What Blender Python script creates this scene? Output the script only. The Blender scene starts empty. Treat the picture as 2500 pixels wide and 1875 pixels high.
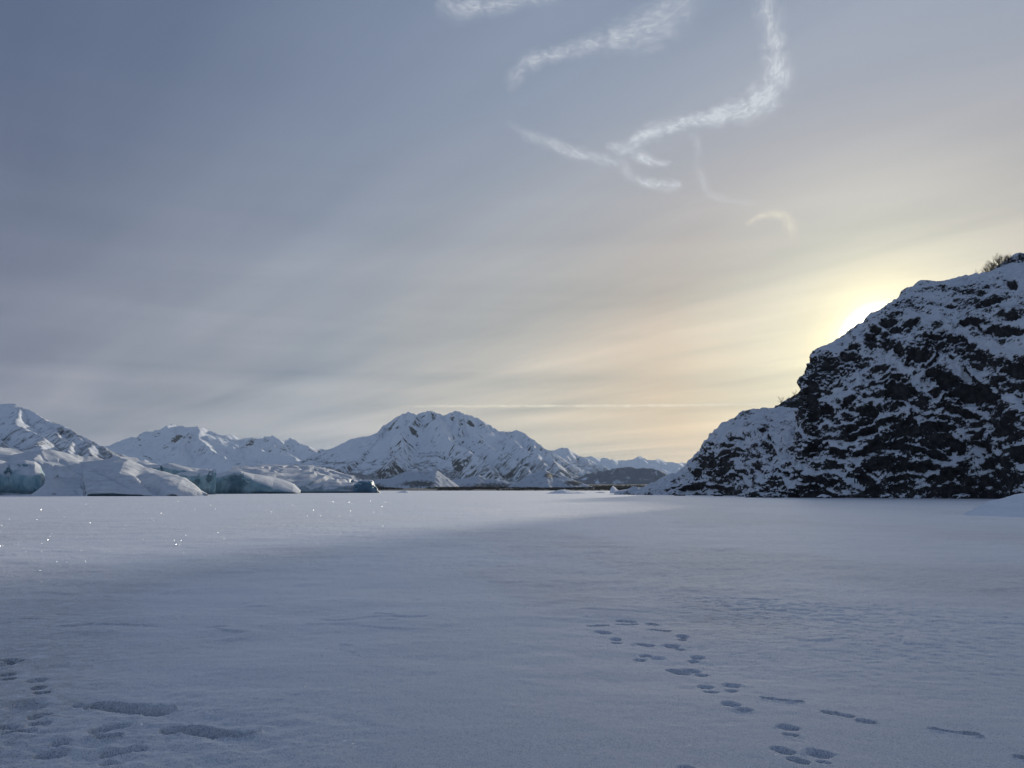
import bpy, math, random
import numpy as np
rng = np.random.default_rng(7); random.seed(7)
sc = bpy.context.scene
COL = sc.collection

# ------------------------------------------------------------------ camera
F = 1853.0; CX = 1250.0; CY = 937.5; PITCH = math.radians(7.94); EYE = 1.6
cam_d = bpy.data.cameras.new('camera'); cam = bpy.data.objects.new('camera', cam_d); COL.objects.link(cam)
cam_d.sensor_fit = 'HORIZONTAL'; cam_d.sensor_width = 36.0; cam_d.lens = 36.0*F/2500.0
cam_d.clip_start = 0.05; cam_d.clip_end = 300000.0
cam.location = (0, 0, EYE); cam.rotation_euler = (math.pi/2+PITCH, 0, 0)
sc.camera = cam

def ray(px, py):
    xc = (px-CX)/F; zc = (CY-py)/F
    return np.array([xc, math.cos(PITCH)-zc*math.sin(PITCH), math.sin(PITCH)+zc*math.cos(PITCH)])
def at(px, py, D):                       # the point at forward distance D that the photograph shows at px, py
    d = ray(px, py); return np.array([0, 0, EYE]) + d*(D/d[1])
def ground(px, py, z=0.0):
    d = ray(px, py); return np.array([0, 0, EYE]) + d*((z-EYE)/d[2])
def to_px(P):
    q = P - np.array([0, 0, EYE]); c, s = math.cos(PITCH), math.sin(PITCH)
    f = q[..., 1]*c+q[..., 2]*s; u = -q[..., 1]*s+q[..., 2]*c
    f = np.maximum(f, 1e-3)
    return CX+F*q[..., 0]/f, CY-F*u/f

# ------------------------------------------------------------------ sky and sun
SUN_D = ray(2152, 832); SUN_D = SUN_D/np.linalg.norm(SUN_D)
SUN_EL = math.asin(SUN_D[2]); SUN_AZ = math.atan2(SUN_D[0], SUN_D[1])
sun_d = bpy.data.lights.new('sun', 'SUN'); sun = bpy.data.objects.new('sun', sun_d); COL.objects.link(sun)
sun_d.energy = 3.0; sun_d.angle = math.radians(2.2); sun_d.color = (1.0, 0.91, 0.76)
from mathutils import Vector
sun.rotation_euler = Vector(SUN_D).to_track_quat('Z', 'Y').to_euler()

class NT:
    """small helper for writing node trees"""
    def __init__(s, t): s.t = t; s.t.nodes.clear()
    def n(s, k, **kw):
        x = s.t.nodes.new(k)
        for a, b in kw.items(): setattr(x, a, b)
        return x
    def put(s, sock, v):
        if hasattr(v, 'is_output') or isinstance(v, bpy.types.NodeSocket): s.t.links.new(v, sock)
        else: sock.default_value = v
    def m(s, op, a, b=0.0, c=0.0, clamp=False):
        x = s.n('ShaderNodeMath', operation=op); x.use_clamp = clamp
        for i, v in enumerate((a, b, c)): s.put(x.inputs[i], v)
        return x.outputs[0]
    def vm(s, op, a, b=(0, 0, 0)):
        x = s.n('ShaderNodeVectorMath', operation=op); s.put(x.inputs[0], a)
        if op == 'SCALE': s.put(x.inputs[3], b)
        else: s.put(x.inputs[1], b)
        return x.outputs['Value'] if op in ('DOT_PRODUCT', 'LENGTH', 'DISTANCE') else x.outputs[0]
    def sep(s, v):
        x = s.n('ShaderNodeSeparateXYZ'); s.put(x.inputs[0], v); return x.outputs
    def com(s, a, b, c):
        x = s.n('ShaderNodeCombineXYZ')
        for i, v in enumerate((a, b, c)): s.put(x.inputs[i], v)
        return x.outputs[0]
    def ramp(s, f, st, interp='LINEAR'):
        x = s.n('ShaderNodeValToRGB'); s.put(x.inputs[0], f); r = x.color_ramp; r.interpolation = interp
        while len(r.elements) < len(st): r.elements.new(0.5)
        for e, (p, c) in zip(r.elements, st):
            e.position = p; e.color = (*c, 1) if isinstance(c, tuple) else (c, c, c, 1)
        return x.outputs[0]
    def sm(s, v, a, b):
        x = s.n('ShaderNodeMapRange'); x.interpolation_type = 'SMOOTHSTEP'
        s.put(x.inputs[0], v); s.put(x.inputs[1], a); s.put(x.inputs[2], b); return x.outputs[0]
    def mix(s, f, a, b, mode='MIX'):
        x = s.n('ShaderNodeMix', data_type='RGBA', blend_type=mode); s.put(x.inputs[0], f); s.put(x.inputs[6], a); s.put(x.inputs[7], b)
        return x.outputs[2]
    def noise(s, v, scale, detail=3, rough=0.5, dist=0.0, kind='FBM'):
        x = s.n('ShaderNodeTexNoise'); x.noise_type = kind
        s.put(x.inputs['Vector'], v); x.inputs['Scale'].default_value = scale; x.inputs['Detail'].default_value = detail
        x.inputs['Roughness'].default_value = rough; x.inputs['Distortion'].default_value = dist
        return x.outputs[0]
    def attr(s, name):
        x = s.n('ShaderNodeAttribute'); x.attribute_name = name; return x.outputs['Fac']
def c3(*a): return (*a, 1.0)

w = bpy.data.worlds.new("World"); sc.world = w; w.use_nodes = True
g = NT(w.node_tree)
tc = g.n('ShaderNodeTexCoord'); D_ = tc.outputs['Generated']
X, Y, Z = g.sep(D_)[:3]
cosang = g.vm('DOT_PRODUCT', D_, tuple(SUN_D))
ang = g.m('MULTIPLY', g.m('ARCCOSINE', g.m('MINIMUM', cosang, 0.999999)), 1/math.pi)      # 0..1 = 0..180 deg
el = g.m('MULTIPLY', g.m('ARCSINE', Z), 180/math.pi)
a = lambda d: d/180.0
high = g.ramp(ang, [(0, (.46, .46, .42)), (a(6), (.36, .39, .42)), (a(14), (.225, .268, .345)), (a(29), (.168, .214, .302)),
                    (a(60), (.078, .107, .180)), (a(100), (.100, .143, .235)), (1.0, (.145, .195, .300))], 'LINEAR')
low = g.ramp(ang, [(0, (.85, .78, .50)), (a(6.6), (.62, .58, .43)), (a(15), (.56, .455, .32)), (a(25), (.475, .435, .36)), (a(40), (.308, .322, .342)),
                   (a(60), (.208, .218, .268)), (a(100), (.21, .245, .305)), (1.0, (.26, .30, .365))], 'LINEAR')  # both ramps brightened behind the camera, unseen fill for the shaded snow
f = g.ramp(g.m('MULTIPLY', el, 1/60.0), [(0.0, 1.0), (4/60, 1.0), (8.5/60, .84), (17/60, .42), (23/60, .24), (28/60, .11), (42/60, 0.0)], 'B_SPLINE')
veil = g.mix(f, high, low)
# thin high cloud sheet: long soft bands in the plane of the cloud layer
den = g.m('ADD', g.m('MAXIMUM', Z, 0.0), 0.035)
th = math.radians(-38)
pu = g.m('DIVIDE', g.m('ADD', g.m('MULTIPLY', X, math.sin(th)), g.m('MULTIPLY', Y, math.cos(th))), den)
pv = g.m('DIVIDE', g.m('SUBTRACT', g.m('MULTIPLY', X, math.cos(th)), g.m('MULTIPLY', Y, math.sin(th))), den)
band = g.noise(g.com(g.m('MULTIPLY', pu, 0.16), g.m('MULTIPLY', pv, 0.85), 0.0), 1.0, 3, 0.5, 0.5)
band2 = g.noise(g.com(g.m('MULTIPLY', pu, 0.4), g.m('MULTIPLY', pv, 2.2), 4.0), 1.0, 4, 0.55, 0.6)
bb = g.m('ADD', g.m('MULTIPLY', g.m('SUBTRACT', band, 0.5), 0.85), g.m('MULTIPLY', g.m('SUBTRACT', band2, 0.5), 0.24))
lowfine = g.noise(g.com(g.m('MULTIPLY', X, 1.6), g.m('MULTIPLY', Z, 26.0), 2.0), 1.0, 3, 0.5, 0.3)
bb = g.m('ADD', bb, g.m('MULTIPLY', g.m('MULTIPLY', g.m('SUBTRACT', lowfine, 0.5), 0.55), f))
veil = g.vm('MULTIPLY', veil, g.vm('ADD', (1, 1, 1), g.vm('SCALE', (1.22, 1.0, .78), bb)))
# glow of the sun through the veil
gl = g.ramp(ang, [(0, (9, 9, 8.5)), (a(1.35), (3.0, 2.9, 2.5)), (a(1.95), (1.2, 1.12, .80)), (a(2.45), (.46, .41, .23)), (a(3.1), (.17, .15, .07)), (a(4.8), (.05, .043, .014)), (a(9), (.0, .0, .0))], 'LINEAR')
# ramp colours clamp nothing above one in cycles, they are linear values
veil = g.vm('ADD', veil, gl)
ns = g.n('ShaderNodeTexSky'); ns.sky_type = 'NISHITA'; ns.sun_disc = False
ns.sun_elevation = SUN_EL; ns.sun_rotation = SUN_AZ; ns.dust_density = 3.0
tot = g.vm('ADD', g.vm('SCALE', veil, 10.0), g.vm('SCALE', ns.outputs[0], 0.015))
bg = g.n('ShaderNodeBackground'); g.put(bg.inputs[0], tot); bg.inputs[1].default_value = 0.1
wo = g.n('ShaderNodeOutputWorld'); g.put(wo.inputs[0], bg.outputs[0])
sc.view_settings.view_transform = 'Standard'; sc.view_settings.look = 'None'
sc.view_settings.exposure = 0.40; sc.view_settings.gamma = 1.0
sc.cycles.max_bounces = 6; sc.cycles.diffuse_bounces = 3; sc.cycles.transparent_max_bounces = 12

# ------------------------------------------------------------------ noise
_p = rng.permutation(256); PERM = np.concatenate([_p, _p, _p]).astype(np.int32)
_g = rng.normal(size=(256, 3)); GR = (_g/np.linalg.norm(_g, axis=1)[:, None]).astype(np.float32)
def perlin(x, y, z=0.0):
    x = np.asarray(x, np.float32); y = np.asarray(y, np.float32); z = np.broadcast_to(np.asarray(z, np.float32), x.shape)
    xi = np.floor(x).astype(np.int32); yi = np.floor(y).astype(np.int32); zi = np.floor(z).astype(np.int32)
    xf, yf, zf = x-xi, y-yi, z-zi; xi &= 255; yi &= 255; zi &= 255
    fd = lambda t: t*t*t*(t*(t*6-15)+10); u, v, q = fd(xf), fd(yf), fd(zf)
    def gr(i, j, k):
        h = PERM[PERM[PERM[xi+i]+yi+j]+zi+k] & 255; G = GR[h]
        return G[..., 0]*(xf-i)+G[..., 1]*(yf-j)+G[..., 2]*(zf-k)
    l = lambda a, b, t: a+(b-a)*t
    if np.all(zf == 0): 
        return 1.5*l(l(gr(0, 0, 0), gr(1, 0, 0), u), l(gr(0, 1, 0), gr(1, 1, 0), u), v)
    return 1.5*l(l(l(gr(0, 0, 0), gr(1, 0, 0), u), l(gr(0, 1, 0), gr(1, 1, 0), u), v),
             l(l(gr(0, 0, 1), gr(1, 0, 1), u), l(gr(0, 1, 1), gr(1, 1, 1), u), v), q)
def fbm(x, y, z=0.0, o=4, g=0.5):
    s = 0; a_ = 1.0
    for i in range(o):
        s = s+a_*perlin(x*2**i+17.3*i, y*2**i-9.1*i, z*2**i if np.ndim(z) else z+i*3.0); a_ *= g
    return s
def ridged(x, y, z=0.0, o=4, g=0.5):
    s = 0; a_ = 1.0
    for i in range(o):
        s = s+a_*(1-2*np.abs(perlin(x*2**i+7.7*i, y*2**i+3.3*i, z*2**i if np.ndim(z) else z+i*3.0))); a_ *= g
    return s/2
def sst(x, a_, b): t = np.clip((x-a_)/(b-a_), 0, 1); return t*t*(3-2*t)

# ------------------------------------------------------------------ mesh and object helpers
def mesh_from_grid(name, P, wrap=False, attrs=None, smooth=True, flip=False):
    nu, nv = P.shape[:2]
    me = bpy.data.meshes.new(name)
    idx = np.arange(nu*nv).reshape(nu, nv)
    if wrap: idx = np.concatenate([idx, idx[:1]], 0)
    q = np.stack([idx[:-1, :-1], idx[1:, :-1], idx[1:, 1:], idx[:-1, 1:]], -1).reshape(-1, 4)
    if flip: q = q[:, ::-1]
    return fill(me, P.reshape(-1, 3), q, attrs, smooth)
def fill(me, V, q, attrs=None, smooth=True):
    k = q.shape[1]; n = len(q)
    me.vertices.add(len(V)); me.vertices.foreach_set('co', np.ascontiguousarray(V, np.float32).ravel())
    me.loops.add(n*k); me.loops.foreach_set('vertex_index', np.ascontiguousarray(q, np.int32).ravel())
    me.polygons.add(n); me.polygons.foreach_set('loop_start', np.arange(0, n*k, k, dtype=np.int32))
    me.polygons.foreach_set('loop_total', np.full(n, k, np.int32))
    me.polygons.foreach_set('use_smooth', np.full(n, smooth, bool))
    for nm, arr in (attrs or {}).items():
        at_ = me.attributes.new(nm, 'FLOAT', 'POINT'); at_.data.foreach_set('value', np.ascontiguousarray(arr, np.float32).ravel())
    me.update(calc_edges=True); me.validate()
    return me
def add(name, me, mat, parent=None, label=None, category=None, group=None, kind=None):
    o = bpy.data.objects.new(name, me); COL.objects.link(o)
    if me is not None and mat is not None and not me.materials: me.materials.append(mat)
    if parent: o.parent = parent
    for k, v in (('label', label), ('category', category), ('group', group), ('kind', kind)):
        if v: o[k] = v
    return o
def centre(o):                           # put a thing's origin at its base
    me = o.data; n = len(me.vertices); v = np.empty(n*3, np.float32); me.vertices.foreach_get('co', v); v = v.reshape(-1, 3)
    c = np.array([(v[:, 0].min()+v[:, 0].max())/2, (v[:, 1].min()+v[:, 1].max())/2, v[:, 2].min()], np.float32)
    me.vertices.foreach_set('co', (v-c).ravel()); o.location = [float(t) for t in c]; me.update()
def grid_normals(P):
    du = np.gradient(P, axis=0); dv = np.gradient(P, axis=1)
    n = np.cross(du, dv); n /= np.linalg.norm(n, axis=-1, keepdims=True)+1e-9
    return n

# ------------------------------------------------------------------ materials
def new_mat(name):
    m = bpy.data.materials.new(name); m.use_nodes = True; return m, NT(m.node_tree)
def finish(g, color, rough=0.8, bump=None, dist=0.02, strength=1.0, spec=0.3, sss=0.0, normal=None):
    b = g.n('ShaderNodeBsdfPrincipled'); g.put(b.inputs['Base Color'], color); g.put(b.inputs['Roughness'], rough)
    g.put(b.inputs['Specular IOR Level'], spec)
    if bump is not None:
        bn = g.n('ShaderNodeBump'); g.put(bn.inputs['Height'], bump); bn.inputs['Distance'].default_value = dist; g.put(bn.inputs['Strength'], strength)
        g.put(b.inputs['Normal'], bn.outputs[0])
    o = g.n('ShaderNodeOutputMaterial'); g.put(o.inputs[0], b.outputs[0]); return b, o

# lake snow with grain and glinting crystals
M_LAKE, g = new_mat('lake_snow')
ge = g.n('ShaderNodeNewGeometry'); P = ge.outputs['Position']
n1 = g.noise(P, 22.0, 6, 0.72); n2 = g.noise(P, 6.0, 4, 0.6)
zn = g.sm(g.noise(g.vm('MULTIPLY', P, (.11, .06, 0)), 1.0, 3, 0.5), 0.44, 0.58)
n4 = g.noise(g.vm('MULTIPLY', P, (1, 1.3, 1)), 5.5, 5, 0.65, 0.4)
gr_ = g.m('ADD', g.m('ADD', g.m('MULTIPLY', n1, 0.8), g.m('MULTIPLY', n2, 0.5)), g.m('MULTIPLY', g.m('MULTIPLY', g.sm(n4, .35, .6), zn), 1.7))
big = g.noise(g.vm('MULTIPLY', P, (0.03, 0.09, 1)), 1.0, 5, 0.6)
mid = g.noise(g.vm('MULTIPLY', P, (0.25, 0.6, 1)), 1.0, 5, 0.6)
colr = g.ramp(g.m('ADD', g.m('MULTIPLY', big, .5), g.m('MULTIPLY', mid, .5)), [(0.36, (.80, .83, .88)), (0.64, (.94, .94, .955))])
fine = g.noise(P, 45.0, 5, 0.85)
spk = g.noise(P, 120.0, 1, 0.5)
colr = g.mix(0.8, colr, g.ramp(spk, [(0.34, (.36, .42, .52)), (0.52, (1, 1, 1))]), 'MULTIPLY')
colr = g.mix(0.75, colr, g.ramp(fine, [(0.30, (.36, .42, .52)), (0.47, (.93, .95, .97)), (0.6, (1, 1, 1))]), 'MULTIPLY')
b, o = finish(g, colr, 0.45, gr_, 0.045, 1.0, 0.8)
def glints(scale, thr, rad, w_):
    vo = g.n('ShaderNodeTexVoronoi'); g.put(vo.inputs['Vector'], g.vm('MULTIPLY', P, (1, 1, 0))); vo.inputs['Scale'].default_value = scale
    rc = vo.outputs['Color']; tilt = g.vm('SCALE', g.vm('SUBTRACT', rc, (0.5, 0.5, 0.5)), 2.0)
    gn = g.vm('NORMALIZE', g.vm('ADD', g.vm('MULTIPLY', tilt, (1.4, 1.4, 0.2)), (0, 0, 0.75)))
    sel = g.m('MULTIPLY', g.m('GREATER_THAN', g.m('FRACT', g.m('MULTIPLY', g.sep(rc)[0], 37.77)), thr), g.m('LESS_THAN', vo.outputs['Distance'], rad))
    gg = g.n('ShaderNodeBsdfAnisotropic'); gg.inputs['Roughness'].default_value = 0.10; g.put(gg.inputs['Color'], g.vm('SCALE', (1.0, 1.0, 1.0), g.m('MULTIPLY', sel, w_))); g.put(gg.inputs['Normal'], gn)
    return gg.outputs[0]
fr = g.n('ShaderNodeFresnel'); fr.inputs[0].default_value = 1.31
gz = g.n('ShaderNodeBsdfAnisotropic'); gz.inputs['Roughness'].default_value = 0.50; gz.inputs['Color'].default_value = (.97, .98, 1, 1)
mg = g.n('ShaderNodeMixShader'); g.put(mg.inputs[0], g.m('MULTIPLY', fr.outputs[0], 0.85)); g.put(mg.inputs[1], b.outputs[0]); g.put(mg.inputs[2], gz.outputs[0])
a1 = g.n('ShaderNodeAddShader'); g.put(a1.inputs[0], mg.outputs[0]); g.put(a1.inputs[1], glints(20.0, 0.93, 0.2, 0.3))
a2 = g.n('ShaderNodeAddShader'); g.put(a2.inputs[0], a1.outputs[0]); g.put(a2.inputs[1], glints(31.0, 0.95, 0.15, 0.3)); g.put(o.inputs[0], a2.outputs[0])

# plain drift snow
M_SNOW, g = new_mat('drift_snow')
ge = g.n('ShaderNodeNewGeometry'); P = ge.outputs['Position']
bh = g.m('ADD', g.noise(P, 3.0, 5, 0.6), g.m('MULTIPLY', g.noise(P, 40.0, 2, 0.6), 0.15))
finish(g, g.ramp(g.noise(P, 0.6, 5, 0.6), [(0.3, (.74, .77, .82)), (0.7, (.85, .87, .90))]), 0.8, bh, 0.10, 0.6, 0.2)

# cliff: dark rock with broken snow cover
M_CLIFF, g = new_mat('snowy_cliff_rock')
ge = g.n('ShaderNodeNewGeometry'); P = ge.outputs['Position']; N = ge.outputs['Normal']
nz = g.sep(N)[2]
bare = g.attr('bare')
vec = g.vm('MULTIPLY', P, (0.85, 0.85, 1.05))
fl = g.noise(vec, 1.7, 6, 0.62, 0.5)
fl2 = g.noise(g.vm('MULTIPLY', P, (1, 1, 1.25)), 4.0, 5, 0.65, 0.4)
zone = g.noise(g.vm('MULTIPLY', P, (1, 1, 1.2)), 0.17, 3, 0.55)
sn = g.m('ADD', g.m('MULTIPLY', nz, 1.35), g.m('ADD', g.m('MULTIPLY', g.m('SUBTRACT', fl, 0.5), 2.0), g.m('MULTIPLY', g.m('SUBTRACT', fl2, 0.5), 1.9)))
px_, py_, pz_ = g.sep(P)[:3]
stv = g.com(g.m('ADD', g.m('MULTIPLY', px_, .42), g.m('MULTIPLY', pz_, .30)), g.m('ADD', g.m('MULTIPLY', px_, -.62), g.m('MULTIPLY', pz_, 1.15)), g.m('MULTIPLY', py_, .35))
streak = g.noise(stv, 1.9, 6, 0.62, 0.35)
sn = g.m('ADD', sn, g.m('MULTIPLY', g.m('SUBTRACT', streak, 0.53), 2.4))
sn = g.m('SUBTRACT', sn, g.m('MULTIPLY', bare, 0.78))
sn = g.m('ADD', sn, g.m('MULTIPLY', g.m('SUBTRACT', zone, 0.48), 2.1))
sn = g.m('SUBTRACT', sn, g.attr('thr'))
mk = g.sm(sn, -0.03, 0.05)
rockc = g.ramp(g.noise(P, 0.9, 6, 0.65), [(0.3, (.010, .011, .012)), (0.52, (.030, .030, .031)), (0.75, (.085, .082, .076))])
snowc = g.ramp(g.noise(P, 0.5, 4, 0.6), [(0.3, (.55, .59, .65)), (0.7, (.70, .73, .78))])
hb = g.m('ADD', g.m('MULTIPLY', mk, 0.55), g.m('ADD', g.m('MULTIPLY', g.noise(P, 1.6, 7, 0.65), 1.0), g.m('MULTIPLY', fl, 0.7)))
finish(g, g.mix(mk, rockc, snowc), g.m('ADD', 0.7, g.m('MULTIPLY', mk, 0.15)), hb, 0.45, 0.75, 0.25)

def mountain_mat(name, bush_top, bush_amt, rock_amt, snow=(.74, .78, .84), rock=(.045, .048, .055)):
    m, g = new_mat(name)
    ge = g.n('ShaderNodeNewGeometry'); P = ge.outputs['Position']; nz = g.sep(ge.outputs['Normal'])[2]; z = g.sep(P)[2]
    al = g.attr('along'); dd = g.attr('down')
    st = g.noise(g.com(g.m('MULTIPLY', al, 1/45.0), g.m('MULTIPLY', dd, 1/260.0), 0.0), 1.0, 6, 0.65, 0.4)
    sp = g.noise(g.vm('SCALE', P, 1/60.0), 1.0, 6, 0.7, 0.3)
    rk = g.m('ADD', g.m('SUBTRACT', 0.80, nz), g.m('MULTIPLY', g.m('SUBTRACT', st, 0.5), 2.0))
    rk = g.m('ADD', rk, g.m('MULTIPLY', g.m('SUBTRACT', sp, 0.5), 1.5))
    rk = g.m('ADD', g.m('SUBTRACT', rk, 0.16-rock_amt), g.m('MULTIPLY', g.attr('bare'), 0.27))
    rkm = g.sm(rk, 0.06, 0.16)
    # brush on the lower slopes
    bh = g.m('SUBTRACT', 1.0, g.m('DIVIDE', z, bush_top))
    bs = g.m('ADD', g.m('MULTIPLY', bh, bush_amt), g.m('ADD', g.m('MULTIPLY', g.m('SUBTRACT', st, 0.5), 2.2), g.m('MULTIPLY', g.m('SUBTRACT', sp, 0.5), 2.4)))
    bm = g.m('MULTIPLY', g.sm(bs, 0.26, 0.70), 0.78)
    c_ = g.mix(rkm, c3(*snow), c3(*rock))
    c_ = g.mix(bm, c_, c3(.060, .066, .078))
    hb = g.m('ADD', st, g.m('MULTIPLY', sp, 0.7))
    finish(g, c_, 0.85, hb, 10.0, 0.45, 0.1)
    return m
M_MTN = mountain_mat('mountain_snow', 460.0, 0.74, -0.10)
M_MTN_L = mountain_mat('snowfield_mountain', 260.0, 0.2, -0.08)
M_MTN_FAR = mountain_mat('far_mountain_snow', 200.0, 0.1, -0.12)
M_SLOPE = mountain_mat('brushy_slope_snow', 620.0, 0.62, -0.10)
M_BRUSHHILL = mountain_mat('brush_covered_hill', 900.0, 0.95, -0.05)
M_MORAINE, g = new_mat('moraine_snow')
ge = g.n('ShaderNodeNewGeometry'); P = ge.outputs['Position']; z = g.sep(P)[2]
s1 = g.noise(P, 0.10, 6, 0.7); s2 = g.noise(P, 0.02, 4, 0.6)
mk = g.sm(g.m('ADD', g.m('ADD', g.m('MULTIPLY', s1, 1.0), g.m('MULTIPLY', s2, 0.5)), g.attr('bare')), 0.80, 1.02)
finish(g, g.mix(g.m('MULTIPLY', mk, .85), c3(.52, .56, .62), c3(.07, .068, .060)), 0.9, s1, 2.0, 0.6, 0.1)

def ice_mat(name, deep, pale, lo=0.30, hi=0.55, grey_bands=0.0):
    m, g = new_mat(name)
    ge = g.n('ShaderNodeNewGeometry'); P = ge.outputs['Position']; nz = g.sep(ge.outputs['Normal'])[2]
    n_ = g.noise(P, 0.25, 5, 0.6, 0.5); n2 = g.noise(g.vm('MULTIPLY', P, (1, 1, 0.3)), 0.7, 5, 0.6, 0.6)
    mk = g.sm(g.m('ADD', nz, g.m('MULTIPLY', g.m('SUBTRACT', n_, 0.5), 0.22)), lo, hi)
    ice = g.mix(g.ramp(g.m('ADD', g.m('MULTIPLY', n2, .6), g.m('MULTIPLY', n_, .4)), [(0.35, 0.0), (0.62, 1.0)]), c3(*deep), c3(*pale))
    ice = g.mix(g.m('MULTIPLY', g.attr('bare'), 1.0, clamp=True), ice, c3(deep[0]*.16, deep[1]*.2, deep[2]*.24))  # dark blue patches, plus recess and undercut shade painted into the ice
    sn = g.ramp(g.noise(P, 0.35, 6, 0.65), [(0.28, (.50, .53, .57)), (0.6, (.64, .67, .71))])
    if grey_bands:
        s3 = g.noise(g.vm('MULTIPLY', P, (.12, .12, 1.2)), 1.0, 6, 0.7, 1.0)  # grey horizontal bands mixed into the snow colour
        sn = g.mix(g.m('MULTIPLY', g.sm(s3, 0.52, 0.66), grey_bands), sn, c3(.16, .18, .20))
    hb = g.m('ADD', n_, g.m('MULTIPLY', n2, 0.6))
    b, o = finish(g, g.mix(mk, ice, sn), g.m('ADD', .45, g.m('MULTIPLY', mk, .4)), hb, 0.35, 0.5, 0.3)
    return m
M_ICE = ice_mat('blue_ice', (.11, .24, .30), (.34, .47, .50), .52, .74)
M_ICE_SNOWY = ice_mat('snow_covered_ice', (.20, .29, .33), (.38, .46, .48), -0.05, 0.20, 0.25)
M_ICE_DEEP = ice_mat('deep_blue_ice', (.06, .16, .24), (.15, .29, .38), 0.6, 0.8)
M_ICE_GREY = ice_mat('crevassed_ice', (.16, .24, .28), (.36, .44, .47), 0.50, 0.72, 0.55)
M_TWIG, g = new_mat('bare_twig'); finish(g, c3(.055, .042, .035), 0.9)
M_BRUSH, g = new_mat('winter_brush')
ge = g.n('ShaderNodeNewGeometry'); finish(g, g.ramp(g.noise(ge.outputs['Position'], 0.05, 4, 0.6), [(0.35, (.035, .036, .032)), (0.6, (.085, .078, .062)), (0.8, (.30, .31, .32))]), 0.9)
M_ICICLE, g = new_mat('icicle_ice'); finish(g, c3(.62, .70, .76), 0.25, spec=0.5)

# ------------------------------------------------------------------ frozen lake: one sheet from the camera to beyond the horizon
def arc_pts():
    dense = np.radians(np.linspace(-40, 40, 700)); rest = np.radians(np.linspace(40, 320, 80))[1:-1]
    return np.concatenate([dense, rest])
AZ = arc_pts()
rr = [0.3]
while rr[-1] < 30000:
    r = rr[-1]
    if r < 2.6: k = 1.25
    elif r < 12: k = 1.0026
    elif r < 45: k = 1.009
    elif r < 160: k = 1.02
    else: k = 1.08
    rr.append(r*k)
R = np.array(rr)
A2, R2 = np.meshgrid(AZ, R, indexing='ij')
GX = R2*np.sin(A2); GY = R2*np.cos(A2)
def marks():
    """hollows pressed into the snow: (x0,y0,x1,y1 photo pixels, half height in photo pixels, depth m, rim)"""
    L = []
    def zz(lst, ox, oy, s, dep):
        for t in lst:
            x0, y0, x1, y1, r = t[:5]; d = t[5] if len(t) > 5 else dep
            L.append((ox+x0/s, oy+y0/s, ox+x1/s, oy+y1/s, r/s, d))
    zz([(490, 283, 690, 272, 7), (755, 235, 930, 245, 6), (745, 268, 945, 264, 7), (1020, 258, 1140, 278, 8), (1035, 318, 1245, 336, 8), (580, 325, 690, 355, 11),
        (715, 400, 785, 403, 13), (720, 430, 790, 433, 10), (930, 435, 1080, 468, 11), (1310, 380, 1385, 390, 19), (1320, 413, 1380, 415, 7), (1205, 455, 1300, 475, 14),
        (1290, 490, 1370, 495, 8), (980, 550, 1050, 540, 11), (915, 570, 1010, 582, 11), (1060, 560, 1190, 565, 18, .015), (1440, 555, 1530, 565, 16), (1410, 592, 1480, 590, 10),
        (1215, 660, 1400, 712, 15), (1370, 655, 1490, 690, 19), (1470, 705, 1575, 720, 13), (1500, 810, 1610, 830, 21), (1545, 860, 1670, 880, 13), (1735, 800, 1850, 820, 24),
        (1740, 860, 1840, 862, 10), (1715, 985, 1860, 1005, 24), (1845, 1040, 1970, 1050, 19), (1340, 1560, 1430, 1560, 34)], 1300, 1450, 3.687, .045)
    zz([(185, 795, 510, 835, 11), (650, 910, 900, 955, 11), (920, 975, 1060, 1005, 16), (1480, 1050, 1890, 1105, 13), (315, 1010, 465, 1050, 22), (355, 1080, 470, 1095, 13),
        (270, 1180, 430, 1240, 24), (390, 1260, 550, 1310, 20), (555, 1210, 715, 1260, 34), (610, 1290, 720, 1310, 12, .02), (2130, 1240, 2230, 1280, 12)], 1800, 1450, 3.16, .055)
    zz([(40, 200, 160, 220, 17), (20, 322, 115, 318, 14), (20, 358, 115, 356, 14), (265, 445, 370, 440, 18), (290, 480, 405, 485, 13), (240, 370, 360, 380, 26, .02),
        (150, 560, 300, 620, 55, .025), (0, 240, 40, 260, 40, .02), (230, 690, 440, 650, 20), (240, 740, 430, 725, 19), (0, 830, 310, 790, 22), (0, 760, 120, 780, 27),
        (300, 990, 570, 985, 44), (430, 915, 580, 900, 27), (830, 1000, 1220, 935, 28), (830, 1080, 1000, 1070, 28), (620, 570, 730, 590, 16, .02)], 0, 1550, 3.403, .05)
    zz([(770, 578, 900, 572, 28), (900, 578, 1150, 600, 32), (1150, 610, 1330, 630, 28), (1420, 775, 1620, 782, 34), (1620, 780, 1900, 812, 36), (1900, 815, 2060, 815, 27)], 0, 1550, 3.403, .15)
    zz([(760, 800, 900, 770, 40, .07), (900, 770, 1080, 730, 36, .07), (830, 850, 960, 835, 20, .12)], 0, 1550, 3.403, .05)
    return L
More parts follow.
